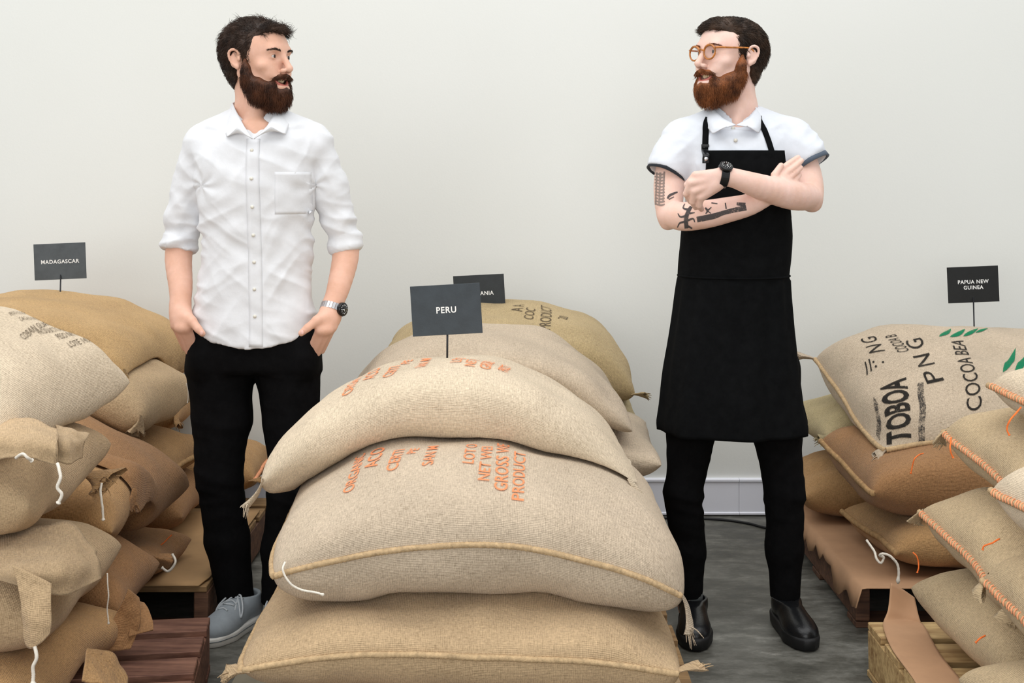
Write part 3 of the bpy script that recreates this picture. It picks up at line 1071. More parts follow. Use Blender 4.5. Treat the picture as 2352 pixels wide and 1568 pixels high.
l1.seam(l1.edge_path('v-', -1, 1, 140, .002), .0055, mat=M['fray'])
l1.ear((1, -1), .07, (.2, -.2, -.9), 21, width=.03)
l3.ear((1, -1), .05, (.1, -.4, -.9), 22, width=.03)
l6.seam(l6.edge_path('u+', -1, 1, 90, .003), .009, mat=M['fray'])
l6.ear((1, 1), .04, None, 23)
l5.ear((1, -1), .05, None, 24)
l4.ear((1, -1), .04, None, 25)
l10.ear((1, -1), .05, (1, -.2, .3), 26)
l10.seam(l10.edge_path('u+', -1, 1, 80, .003), .007, mat=M['peach_yarn'])
l2.seam(l2.edge_path('v-', -1, .8, 120, .001), .0045)
l2.ear((1, -1), .03, None, 27, width=.02)
for t, p0, p1, up in [('PRODUCTO DE', (26, 727), (64, 713), (19, 719)), ('CACAO FINO', (48, 739), (102, 716), (40, 729)), ('COBAN GUATE', (57, 782), (124, 738), (42, 771)), ('PRODUCTO DE', (95, 769), (162, 731), (80, 759)), ('PESO NETO', (137, 780), (188, 754), (124, 769)), ('LOTE 1457', (162, 798), (222, 771), (150, 786))]:
    print_on_sack(l2, text_mesh(t, 1.0), p0, p1, up, M['grey_ink'], name='printed_row')

# ================================================================== right pile
GR = 'sacks piled at the right edge'
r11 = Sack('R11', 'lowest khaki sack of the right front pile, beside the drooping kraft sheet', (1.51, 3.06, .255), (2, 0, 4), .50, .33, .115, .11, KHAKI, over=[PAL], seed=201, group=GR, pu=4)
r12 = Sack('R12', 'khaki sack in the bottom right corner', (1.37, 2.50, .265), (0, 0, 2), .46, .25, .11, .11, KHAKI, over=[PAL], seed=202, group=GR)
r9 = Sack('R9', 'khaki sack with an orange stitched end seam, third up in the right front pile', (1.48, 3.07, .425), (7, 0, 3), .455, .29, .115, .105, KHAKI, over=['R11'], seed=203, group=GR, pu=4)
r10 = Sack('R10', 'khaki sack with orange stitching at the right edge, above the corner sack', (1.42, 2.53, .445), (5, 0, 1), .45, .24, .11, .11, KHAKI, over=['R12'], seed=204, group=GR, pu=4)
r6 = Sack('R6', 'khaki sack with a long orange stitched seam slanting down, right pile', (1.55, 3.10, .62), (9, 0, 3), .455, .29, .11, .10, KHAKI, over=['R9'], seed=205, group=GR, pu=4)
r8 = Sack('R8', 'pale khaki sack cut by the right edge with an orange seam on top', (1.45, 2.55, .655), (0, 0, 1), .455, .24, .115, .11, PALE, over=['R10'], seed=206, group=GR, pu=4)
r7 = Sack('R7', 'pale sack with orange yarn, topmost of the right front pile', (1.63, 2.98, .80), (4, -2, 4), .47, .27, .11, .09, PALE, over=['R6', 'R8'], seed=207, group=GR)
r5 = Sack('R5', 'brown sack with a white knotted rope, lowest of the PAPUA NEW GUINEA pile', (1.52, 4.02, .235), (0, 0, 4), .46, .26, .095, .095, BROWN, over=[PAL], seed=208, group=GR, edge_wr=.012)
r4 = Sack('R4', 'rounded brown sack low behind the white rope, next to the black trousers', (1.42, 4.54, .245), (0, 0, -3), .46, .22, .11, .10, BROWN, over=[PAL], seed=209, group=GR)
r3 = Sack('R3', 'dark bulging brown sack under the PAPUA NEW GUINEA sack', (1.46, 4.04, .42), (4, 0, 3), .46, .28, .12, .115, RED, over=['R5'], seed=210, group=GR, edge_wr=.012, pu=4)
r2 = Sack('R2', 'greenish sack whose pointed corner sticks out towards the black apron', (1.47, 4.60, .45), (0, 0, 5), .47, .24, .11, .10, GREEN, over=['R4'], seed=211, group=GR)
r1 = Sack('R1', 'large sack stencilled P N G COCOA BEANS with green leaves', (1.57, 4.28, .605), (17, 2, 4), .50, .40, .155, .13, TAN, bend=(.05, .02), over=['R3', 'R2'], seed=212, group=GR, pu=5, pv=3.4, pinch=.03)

for s_, e_ in ((r9, 'u-'), (r6, 'u-'), (r10, 'u-'), (r8, 'u-')):
    s_.seam(s_.edge_path(e_, -1, 1, 110, .004), .0075, stitch='peach_yarn')
r7.seam(r7.edge_path('v-', -1, 1, 110, .004), .0075, stitch='orange_yarn')
r7.seam(r7.edge_path('u-', -1, 1, 110, .004), .0075, stitch='peach_yarn')
r8.seam(r8.edge_path('v-', -1, 1, 110, .004), .0075, stitch='peach_yarn')
for s_, c_, sd in ((r9, (-1, -1), 31), (r6, (-1, -1), 32), (r10, (-1, 1), 33), (r6, (-1, 1), 34), (r9, (-1, 1), 35), (r7, (-1, -1), 36)):
    s_.ear(c_, .045, None, sd, width=.02)
r1.seam(r1.edge_path('v-', -1, 1, 140, .003), .008)
r1.seam(r1.edge_path('u-', -1, 1, 110, .003), .008)
r1.ear((-1, 1), .09, (-.8, -.2, .45), 37, width=.025)
r1.ear((-1, -1), .05, None, 38)
r2.ear((-1, -1), .05, (-1, -.1, .1), 39)
r5.seam(r5.edge_path('u-', -1, 1, 80, .003), .009, mat=M['fray'])
r3.seam(r3.edge_path('u-', -1, 1, 80, .003), .009, mat=M['fray'])
# ================================================================== implicit bodies
BIG = .07


def axis(*segs):
    """(start, end, step) segments joined into one coordinate axis"""
    out = []
    for a, b, h in segs:
        n = max(1, int(round((b - a) / h)))
        out += list(np.linspace(a, b, n, endpoint=False))
    out.append(segs[-1][1])
    return np.array(out)


class SDF:
    def __init__(self, xs, ys, zs):
        self.ax = (np.asarray(xs), np.asarray(ys), np.asarray(zs))
        self.F = np.full((len(xs), len(ys), len(zs)), BIG, np.float32)

    def _sub(self, lo, hi):
        sl, co = [], []
        for a, l, h in zip(self.ax, lo, hi):
            i0 = max(0, np.searchsorted(a, l - BIG))
            i1 = min(len(a), np.searchsorted(a, h + BIG) + 1)
            if i1 - i0 < 1:
                return None
            sl.append(slice(i0, i1))
            co.append(a[i0:i1])
        X = co[0][:, None, None].astype(np.float32)
        Y = co[1][None, :, None].astype(np.float32)
        Z = co[2][None, None, :].astype(np.float32)
        return tuple(sl), X, Y, Z

    def add(self, d, sl, k):
        a = self.F[sl]
        d = np.minimum(d, BIG)
        if k > 0:
            h = np.maximum(k - np.abs(a - d), 0) / k
            self.F[sl] = np.minimum(a, d) - h * h * k * .25
        else:
            self.F[sl] = np.minimum(a, d)

    def cut(self, d, sl, k):
        a = self.F[sl]
        b = -d
        if k > 0:
            h = np.maximum(k - np.abs(a - b), 0) / k
            self.F[sl] = np.maximum(a, b) + h * h * k * .25
        else:
            self.F[sl] = np.maximum(a, b)

    def op(self, prim, k=.02, sub=False):
        lo, hi, fn = prim
        s = self._sub(lo, hi)
        if s is None:
            return
        d = fn(*s[1:])
        d = np.broadcast_to(d, self.F[s[0]].shape).astype(np.float32)
        (self.cut if sub else self.add)(d, s[0], k)

    def mesh(self):
        F_ = self.F
        ins = F_ < 0
        nx, ny, nz = F_.shape
        c = np.zeros((nx - 1, ny - 1, nz - 1), np.uint8)
        for dx in (0, 1):
            for dy in (0, 1):
                for dz in (0, 1):
                    c += ins[dx:nx - 1 + dx, dy:ny - 1 + dy, dz:nz - 1 + dz]
        act = (c > 0) & (c < 8)
        I, J, K = np.nonzero(act)
        idx = np.full(act.shape, -1, np.int64)
        idx[I, J, K] = np.arange(len(I))
        xs, ys, zs = self.ax
        val = {}
        for dx in (0, 1):
            for dy in (0, 1):
                for dz in (0, 1):
                    val[dx, dy, dz] = F_[I + dx, J + dy, K + dz].astype(np.float64)
        acc = np.zeros((len(I), 3))
        cnt = np.zeros(len(I))
        cs = list(val)
        for p in cs:
            for ax_ in range(3):
                if p[ax_] == 1:
                    continue
                q = list(p)
                q[ax_] = 1
                q = tuple(q)
                a, b = val[p], val[q]
                m = (a < 0) != (b < 0)
                t = np.where(m, a / np.where(m, a - b, 1), 0)
                P = np.stack([xs[I + p[0]], ys[J + p[1]], zs[K + p[2]]], 1)
                Qp = np.stack([xs[I + q[0]], ys[J + q[1]], zs[K + q[2]]], 1)
                acc += np.where(m[:, None], P + (Qp - P) * t[:, None], 0)
                cnt += m
        V = acc / cnt[:, None]
        quads = []
        # x edges
        a, b = ins[:-1, 1:-1, 1:-1], ins[1:, 1:-1, 1:-1]
        i, j, k = np.nonzero(a != b)
        j += 1
        k += 1
        fl = ins[i, j, k]
        q = np.stack([idx[i, j - 1, k - 1], idx[i, j, k - 1], idx[i, j, k], idx[i, j - 1, k]], 1)
        quads.append(np.where(fl[:, None], q, q[:, ::-1]))
        a, b = ins[1:-1, :-1, 1:-1], ins[1:-1, 1:, 1:-1]
        i, j, k = np.nonzero(a != b)
        i += 1
        k += 1
        fl = ins[i, j, k]
        q = np.stack([idx[i - 1, j, k - 1], idx[i - 1, j, k], idx[i, j, k], idx[i, j, k - 1]], 1)
        quads.append(np.where(fl[:, None], q, q[:, ::-1]))
        a, b = ins[1:-1, 1:-1, :-1], ins[1:-1, 1:-1, 1:]
        i, j, k = np.nonzero(a != b)
        i += 1
        j += 1
        fl = ins[i, j, k]
        q = np.stack([idx[i - 1, j - 1, k], idx[i, j - 1, k], idx[i, j, k], idx[i - 1, j, k]], 1)
        quads.append(np.where(fl[:, None], q, q[:, ::-1]))
        Q = np.concatenate(quads)
        return V, Q[(Q >= 0).all(1)]


def smooth_v(V, Q, it=1, lam=.5):
    V = V.copy()
    for _ in range(it):
        S = np.zeros_like(V)
        C = np.zeros(len(V))
        for k in range(4):
            a, b = Q[:, k], Q[:, (k + 1) % 4]
            np.add.at(S, a, V[b])
            np.add.at(S, b, V[a])
            np.add.at(C, a, 1)
            np.add.at(C, b, 1)
        V += lam * (S / C[:, None] - V)
    return V


class Fr:
    """local frame: rotation matrix R and origin o"""
    def __init__(self, o, R):
        self.o, self.R = np.asarray(o, float), np.asarray(R, float)

    def loc(self, X, Y, Z):
        R, o = self.R, self.o
        x, y, z = X - o[0], Y - o[1], Z - o[2]
        return (R[0, 0] * x + R[1, 0] * y + R[2, 0] * z, R[0, 1] * x + R[1, 1] * y + R[2, 1] * z, R[0, 2] * x + R[1, 2] * y + R[2, 2] * z)

    def w(self, p):
        return self.R @ np.asarray(p, float) + self.o

    def wa(self, P):
        return np.asarray(P, float) @ self.R.T + self.o


def ell(c, r, fr=None, rot=None):
    c = np.asarray(c, float)
    r = np.asarray(r, float)
    cw = fr.w(c) if fr else c
    m = r.max()
    Rr = euler_m(*rot) if rot is not None else None

    def fn(X, Y, Z):
        if fr:
            X, Y, Z = fr.loc(X, Y, Z)
        x, y, z = X - c[0], Y - c[1], Z - c[2]
        if Rr is not None:
            x, y, z = (Rr[0, 0] * x + Rr[1, 0] * y + Rr[2, 0] * z, Rr[0, 1] * x + Rr[1, 1] * y + Rr[2, 1] * z, Rr[0, 2] * x + Rr[1, 2] * y + Rr[2, 2] * z)
        k0 = np.sqrt((x / r[0]) ** 2 + (y / r[1]) ** 2 + (z / r[2]) ** 2)
        k1 = np.sqrt((x / r[0] ** 2) ** 2 + (y / r[1] ** 2) ** 2 + (z / r[2] ** 2) ** 2) + 1e-9
        return k0 * (k0 - 1) / k1
    return cw - m, cw + m, fn


def rc(a, ra, b, rb, fr=None):
    """round cone"""
    a, b = np.asarray(a, float), np.asarray(b, float)
    if fr:
        a, b = fr.w(a), fr.w(b)
    m = max(ra, rb)
    ba = b - a
    L2 = ba @ ba + 1e-12

    def fn(X, Y, Z):
        x, y, z = X - a[0], Y - a[1], Z - a[2]
        t = np.clip((x * ba[0] + y * ba[1] + z * ba[2]) / L2, 0, 1)
        return np.sqrt((x - t * ba[0]) ** 2 + (y - t * ba[1]) ** 2 + (z - t * ba[2]) ** 2) - (ra + (rb - ra) * t)
    return np.minimum(a, b) - m, np.maximum(a, b) + m, fn


def cyl(a, ra, b, rb, fr=None):
    """flat-ended cone"""
    a, b = np.asarray(a, float), np.asarray(b, float)
    if fr:
        a, b = fr.w(a), fr.w(b)
    m = max(ra, rb)
    ba = b - a
    L = np.linalg.norm(ba)

    def fn(X, Y, Z):
        x, y, z = X - a[0], Y - a[1], Z - a[2]
        t = (x * ba[0] + y * ba[1] + z * ba[2]) / L
        tc = np.clip(t / L, 0, 1)
        r = np.sqrt(np.maximum(x * x + y * y + z * z - t * t, 0)) - (ra + (rb - ra) * tc)
        return np.maximum(r, np.maximum(-t, t - L))
    return np.minimum(a, b) - m, np.maximum(a, b) + m, fn


def loft(zs, cx, cy, ax, by, p=2.0, zcut=True):
    """stack of elliptic sections along z"""
    o = np.argsort(zs)
    zs, cx, cy, ax, by = [np.asarray(v, float)[o] for v in (zs, np.broadcast_to(cx, len(zs)), np.broadcast_to(cy, len(zs)), np.broadcast_to(ax, len(zs)), np.broadcast_to(by, len(zs)))]
    zz = np.linspace(zs[0], zs[-1], 200)

    def smooth(v):
        c = catmull(np.stack([zs, v, v * 0], 1), 400)
        return np.interp(zz, c[:, 0], c[:, 1])
    tab = [smooth(v) for v in (cx, cy, ax, by)]
    lo = np.array([(cx - ax).min(), (cy - by).min(), zs[0]])
    hi = np.array([(cx + ax).max(), (cy + by).max(), zs[-1]])

    def fn(X, Y, Z):
        c0, c1, a, b = [np.interp(Z, zz, t) for t in tab]
        u, v = (X - c0) / a, (Y - c1) / b
        k = (np.abs(u) ** p + np.abs(v) ** p) ** (1 / p)
        d = (k - 1) * np.minimum(a, b)
        return np.maximum(d, np.maximum(zs[0] - Z, Z - zs[-1]))
    return lo, hi, fn


def mesh_from_sdf(name, S, disp=None, sm=0, keep=None):
    V, Q = S.mesh()
    if sm:
        V = smooth_v(V, Q, sm)
    if disp is not None:
        N = vnormals(V, Q)
        V = V + N * disp(V, N)[:, None]
    me = quads_np(name, V, Q)
    return me, V, Q


def strands(P, N, dirs, length, r0, rs, seg=4, droop=0.0, curl=.25):
    """tapered three-sided strands rooted on points P"""
    n = len(P)
    L = length if np.ndim(length) else np.full(n, length)
    d = dirs / (np.linalg.norm(dirs, axis=1)[:, None] + 1e-9)
    side = np.cross(d, N)
    side /= np.linalg.norm(side, axis=1)[:, None] + 1e-9
    up = np.cross(side, d)
    ph = rs.uniform(0, 6.28, n)[:, None]
    cv = rs.normal(size=(n, 1)) * curl
    V = np.zeros((n, seg + 1, 3, 3))
    for i in range(seg + 1):
        t = i / seg
        c = P + d * (L[:, None] * t) + side * cv * (L[:, None] * t * t) + np.array([0, 0, -1.0]) * droop * (L[:, None] * t * t) + up * (L[:, None] * .18 * math.sin(math.pi * t))
        r = r0 * (1 - .75 * t)
        for k in range(3):
            a = ph + k * 2.0944
            V[:, i, k] = c + r * (np.cos(a) * side + np.sin(a) * up)
    V = V.reshape(-1, 3)
    base = (np.arange(n) * (seg + 1) * 3)[:, None, None]
    q = []
    for i in range(seg):
        for k in range(3):
            k2 = (k + 1) % 3
            q.append([i * 3 + k, i * 3 + k2, (i + 1) * 3 + k2, (i + 1) * 3 + k])
    Q = (base + np.array(q)[None]).reshape(-1, 4)
    return V, Q


def bvh_np(V, Q):
    return BVHTree.FromPolygons([Vector(v) for v in V], [tuple(int(k) for k in q) for q in Q])


def hit_front(bv, x, z, y0=2.0, d=(0, 1, 0)):
    h = bv.ray_cast(Vector((x, y0, z)), Vector(d))
    return h


def patch_on(bv, name, pts2d, off=.0015, thick=.0015, nx=None, Yref=3.81):
    """cloth patch laid on a surface from the front; pts2d is a (n,m,2) grid of world x,z"""
    n, m = pts2d.shape[:2]
    G = np.zeros((n, m, 3))
    for i in range(n):
        for j in range(m):
            h = hit_front(bv, pts2d[i, j, 0], pts2d[i, j, 1])
            y = h[0].y if h[0] is not None else np.nan
            G[i, j] = (pts2d[i, j, 0], y - off, pts2d[i, j, 1])
    if np.isnan(G[..., 1]).any():
        mval = np.nanmean(G[..., 1])
        G[..., 1] = np.where(np.isnan(G[..., 1]), mval, G[..., 1])
    return sheet_mesh(name, G, thick)
# ================================================================== heads
def skin_mat(name, base, flush):
    m, nt, bs = new_mat(name)
    tc = N_(nt, 'ShaderNodeTexCoord')
    a = noise_n(nt, tc.outputs['Object'], 16.0, 4.0, 0.6)
    b = noise_n(nt, tc.outputs['Object'], 130.0, 3.0, 0.6)
    c = ramp(nt, a, [(0.35, base), (0.68, flush)])
    c = mix_col(nt, math_n(nt, 'MULTIPLY', b, 0.16), c, tuple(v * .55 for v in base[:3]) + (1,))
    link(nt, c, bs.inputs['Base Color'])
    bs.inputs['Roughness'].default_value = 0.5
    bs.inputs['Specular IOR Level'].default_value = 0.35
    bs.inputs['Subsurface Weight'].default_value = 0.12
    bs.inputs['Subsurface Radius'].default_value = (0.010, 0.004, 0.002)
    bs.inputs['Subsurface Scale'].default_value = 0.5
    link(nt, bump_n(nt, b, 0.25, 0.0015), bs.inputs['Normal'])
    return m


def hair_mat(name, dark, light):
    m, nt, bs = new_mat(name)
    tc = N_(nt, 'ShaderNodeTexCoord')
    a = noise_n(nt, tc.outputs['Object'], 22.0, 3.0, 0.6)
    b = noise_n(nt, tc.outputs['Object'], 420.0, 2.0, 0.6)
    f = math_n(nt, 'ADD', math_n(nt, 'MULTIPLY', a, .6), math_n(nt, 'MULTIPLY', b, .4))
    link(nt, ramp(nt, f, [(0.36, dark), (0.64, light)]), bs.inputs['Base Color'])
    bs.inputs['Roughness'].default_value = 0.55
    bs.inputs['Specular IOR Level'].default_value = 0.3
    return m


M['skin_a'] = skin_mat('skin_tan', srgb(222, 172, 146), srgb(235, 188, 166))
M['skin_b'] = skin_mat('skin_fair', srgb(234, 194, 176), srgb(244, 208, 195))
M['hair_a'] = hair_mat('dark_brown_hair', srgb(24, 17, 13), srgb(72, 50, 36))
M['hair_b'] = hair_mat('brown_hair', srgb(26, 19, 15), srgb(76, 54, 38))
M['beard_a'] = hair_mat('auburn_beard', srgb(30, 16, 10), srgb(104, 60, 34))
M['beard_b'] = hair_mat('ginger_beard', srgb(50, 24, 12), srgb(164, 98, 52))
M['eye_white'] = simple_mat('eye_white', srgb(206, 196, 190), .2, .03)
M['iris'] = simple_mat('dark_iris', srgb(38, 30, 26), .15, .2, 200)
M['lip'] = simple_mat('lips', srgb(196, 112, 98), .45, .08, 60)
M['teeth'] = simple_mat('teeth', srgb(232, 214, 176), .3, .04)
M['mouth'] = simple_mat('mouth_inside', srgb(52, 18, 16), .6, .1)


def head_prims(S, h, wide=1.0):
    """head in its own frame: face towards -Y, eye line at z = 0"""
    S.op(ell((0, .014, .024), (.076 * wide, .094, .080), h), .0)
    S.op(ell((0, -.030, .012), (.065 * wide, .064, .072), h), .03)
    S.op(ell((0, -.034, -.058), (.054, .056, .060), h), .03)
    for s in (-1, 1):
        S.op(rc((s * .056, .002, -.052), .018, (s * .022, -.072, -.098), .015, h), .03)
        S.op(ell((s * .043, -.064, -.030), (.023, .021, .016), h), .022)
        S.op(ell((s * .030, -.078, -.052), (.018, .016, .018), h), .02)
    S.op(ell((0, -.078, -.100), (.022, .017, .017), h), .02)
    # brow, sockets, lids
    S.op(rc((-.034, -.083, .017), .009, (.034, -.083, .017), .009, h), .02)
    for s in (-1, 1):
        S.op(ell((s * .031, -.098, -.001), (.017, .015, .011), h), .012, sub=True)
        S.op(ell((s * .031, -.0765, -.001), (.0138, .0138, .0128), h), .004)
        S.op(ell((s * .031, -.096, -.0005), (.0138, .0145, .0042), h, (0, s * 4, 0)), .002, sub=True)
        S.op(rc((s * .019, -.104, -.046), .0022, (s * .037, -.088, -.068), .0030, h), .008, sub=True)
    # nose
    S.op(rc((0, -.089, .012), .0070, (0, -.119, -.033), .0098, h), .012)
    S.op(ell((0, -.121, -.036), (.0088, .0085, .0082), h), .006)
    for s in (-1, 1):
        S.op(ell((s * .0118, -.106, -.041), (.0068, .0100, .0070), h), .006)
        S.op(ell((s * .007, -.110, -.050), (.0042, .006, .0045), h), .002, sub=True)
    # upper lip, mouth opening
    S.op(rc((-.022, -.090, -.064), .010, (.022, -.090, -.064), .010, h), .015)
    S.op(ell((0, -.098, -.090), (.026, .012, .010), h), .012)
    S.op(ell((0, -.104, -.0735), (.027, .026, .0100), h), .003, sub=True)
    for s in (-1, 1):
        S.op(ell((s * .025, -.094, -.069), (.010, .020, .0060), h, (0, s * -28, 0)), .003, sub=True)
    # ears: bowl with a rolled rim and lobe
    for s in (-1, 1):
        S.op(ell((s * .077, .014, -.012), (.007, .017, .026), h, (8, 0, s * -22)), .006)
        rim = catmull([(s * .0775, .000, .000), (s * .083, .006, .012), (s * .0885, .018, .015), (s * .0915, .028, .007), (s * .089, .028, -.010), (s * .084, .018, -.026), (s * .079, .006, -.035)], 14)
        for a, b in zip(rim[:-1], rim[1:]):
            S.op(rc(a, .0036, b, .0036, h), .003)
        S.op(ell((s * .0795, .006, -.034), (.0055, .007, .008), h), .006)
        S.op(ell((s * .088, .014, -.009), (.0065, .0085, .014), h, (8, 0, s * -22)), .004, sub=True)
        S.op(ell((s * .080, .000, -.012), (.0055, .0045, .007), h), .005)


def face_parts(root, body, h, beard, brow_mat, bvh, gaze=(0, -1, 0)):
    g = np.asarray(gaze, float)
    g /= np.linalg.norm(g)
    for s in (-1, 1):
        c = np.array([s * .031, -.0762, -.001])
        bm = bmesh.new()
        bmesh.ops.create_uvsphere(bm, u_segments=24, v_segments=16, radius=.0122)
        for v in bm.verts:
            v.co = Vector(h.w(np.array(v.co) + c))
        me = bpy.data.meshes.new('eye')
        bm.to_mesh(me)
        bm.free()
        for p in me.polygons:
            p.use_smooth = True
        eye = add_obj('eye', me, M['eye_white'], root)
        bm = bmesh.new()
        bmesh.ops.create_uvsphere(bm, u_segments=20, v_segments=10, radius=.0062)
        q = Vector((0, 0, 1)).rotation_difference(Vector(g)).to_matrix()
        for v in bm.verts:
            v.co.z *= .35
            v.co = Vector(h.w(np.array(q @ v.co) + c + g * .0114))
        me = bpy.data.meshes.new('iris')
        bm.to_mesh(me)
        bm.free()
        add_obj('iris', me, M['iris'], eye)
        # eyebrow hairs
        rs = np.random.RandomState(5 + s)
        P, N, D = [], [], []
        for k in range(170):
            t = rs.uniform(0, 1)
            x = s * (.014 + .036 * t)
            z = .0155 + .008 * math.sin(t * 2.2) - .006 * t + rs.uniform(-.0028, .0028) * (1.1 - .6 * t)
            o = h.w((x, -.2, z))
            d = h.R @ np.array([0, 1.0, 0])
            hh = bvh.ray_cast(Vector(o), Vector(d))
            if hh[0] is None:
                continue
            P.append(np.array(hh[0]))
            N.append(np.array(hh[1]))
            D.append(h.R @ np.array([s * 1.0, -.15 + .5 * t, .35 - .6 * t]))
        V, Q = strands(np.array(P), np.array(N), np.array(D), .008, .00042, rs)
        add_obj('eyebrow', quads_np('eyebrow', V, Q), brow_mat, root)
    # teeth and lips
    bag = Bag()
    for k in range(-4, 5):
        x = k * .0052
        y = -.094 + abs(k) ** 2 * .0009
        Vb, Qb = box_arrays(x - .0024, x + .0024, y, y + .004, -.0745 + abs(k) * .0008, -.061)
        bag.add(h.wa(np.array(Vb)), np.array(Qb).ravel(), [4] * 6)
    add_obj('teeth', bag.mesh('teeth', False), M['teeth'], root)
    pts = [(-.030, -.086, -.063), (-.017, -.0975, -.0805), (0, -.102, -.0855), (.017, -.0975, -.0805), (.030, -.086, -.063)]
    P = h.wa(catmull(pts, 24))
    t = np.linspace(-1, 1, 24)
    add_obj('lip', tube_mesh('lip', P, .0015 + .0042 * (1 - t ** 2), 8), M['lip'], root)
    pts = [(-.026, -.088, -.066), (-.014, -.099, -.0635), (0, -.103, -.063), (.014, -.099, -.0635), (.026, -.088, -.066)]
    P = h.wa(catmull(pts, 24))
    add_obj('lip', tube_mesh('lip', P, .001 + .002 * (1 - t ** 2), 8), M['lip'], root)


def make_hair(root, h, style, mat, seed):
    rs = np.random.RandomState(seed)
    o = h.o
    S = SDF(axis((o[0] - .16, o[0] + .16, .0035)), axis((o[1] - .16, o[1] + .16, .0035)), axis((o[2] - .13, o[2] + .16, .0035)))
    if style == 'tousled':
        S.op(ell((0, .016, .026), (.083, .101, .086), h), 0)
        S.op(ell((0, -.036, .066), (.054, .050, .026), h, (-6, 0, 0)), .02)
        S.op(ell((.010, -.068, .066), (.038, .022, .017), h, (14, 0, 0)), .015)
        S.op(ell((0, .068, .01), (.062, .046, .066), h), .03)
        S.op(ell((0, .056, -.048), (.054, .034, .052), h), .03)
        ln = ([-.13, -.10, -.070, -.046, -.030, -.022, -.012, .006, .030, .052, .066, .074, .082, .20], [.075, .062, .040, .036, .012, -.026, -.030, -.030, -.034, -.046, -.062, -.082, -.20, -.20])
    else:
        S.op(ell((0, .016, .022), (.081, .100, .083), h), 0)
        S.op(ell((0, -.034, .070), (.056, .054, .028), h, (-4, 0, 0)), .02)
        S.op(ell((-.015, -.064, .062), (.042, .022, .015), h, (10, 0, 0)), .015)
        S.op(ell((0, .066, .01), (.062, .046, .064), h), .03)
        S.op(ell((0, .056, -.050), (.054, .032, .054), h), .03)
        ln = ([-.13, -.10, -.085, -.060, -.044, -.030, -.020, -.010, .010, .034, .054, .062, .070, .20], [.085, .070, .052, .040, .036, .012, -.020, -.028, -.030, -.036, -.050, -.070, -.20, -.20])

    def region(X, Y, Z):
        x, y, z = h.loc(X, Y, Z)
        yl = np.interp(z, ln[0], ln[1])
        return (y - yl) * -.75 * -1.0
    s = S._sub(o - .2, o + .2)
    d = region(*s[1:])          # positive where hair grows
    S.F[s[0]] = np.maximum(S.F[s[0]], -d.astype(np.float32))
    # leave the ears free
    for sd in (-1, 1):
        S.op(ell((sd * .084, .016, -.012), (.022, .020, .030), h), .004, sub=True)
    V, Q = S.mesh()
    V = smooth_v(V, Q, 2)
    N = vnormals(V, Q)
    V = V + N * (.0035 * noise(V, 55, 2) + .003 * noise(V, 24, 3))[:, None]
    loc = (V - o) @ h.R
    # strands combed over the cap
    pick = rs.choice(len(V), 9500)
    P, Nn, L = V[pick], N[pick], loc[pick]
    jit = 2.4 * np.stack([noise(L, 38, 1), noise(L, 38, 2), noise(L, 38, 3)], 1) + .30 * rs.normal(size=L.shape)
    top = np.clip((L[:, 2] - .045) / .03, 0, 1)[:, None]
    if style == 'tousled':
        dl = top * np.array([.15, .55, .12]) + (1 - top) * np.array([0, .55, -.65]) + .42 * jit
        fr_ = (L[:, 1] < -.04)[:, None] & (L[:, 2] > .05)[:, None]
        dl = np.where(fr_, np.array([.35, -.10, .05]) + .5 * jit, dl)
        length = rs.uniform(.014, .034, len(P)) * (.75 + .25 * top[:, 0]) * np.where(L[:, 2] < -.03, .6, 1.0)
    else:
        dl = top * np.array([-.35, .75, .0]) + (1 - top) * np.array([0, .7, -.6]) + .16 * jit
        fr_ = (L[:, 1] < -.045)[:, None] & (L[:, 2] > .04)[:, None]
        dl = np.where(fr_, np.array([-.7, .15, .05]) + .25 * jit, dl)
        length = rs.uniform(.016, .032, len(P)) * np.where(L[:, 2] < -.03, .55, 1.0)
    dw = dl @ h.R.T
    dw = dw - Nn * ((dw * Nn).sum(1) * .8)[:, None] + Nn * (.10 if style == 'tousled' else .04)
    V2, Q2 = strands(P - Nn * .002, Nn, dw, length, .00075, rs, seg=3, curl=.35 if style == 'tousled' else .12)
    bag = Bag()
    bag.add(V, Q.ravel(), np.full(len(Q), 4))
    bag.add(V2, Q2.ravel(), np.full(len(Q2), 4))
    return add_obj('hair', bag.mesh('hair'), mat, root)


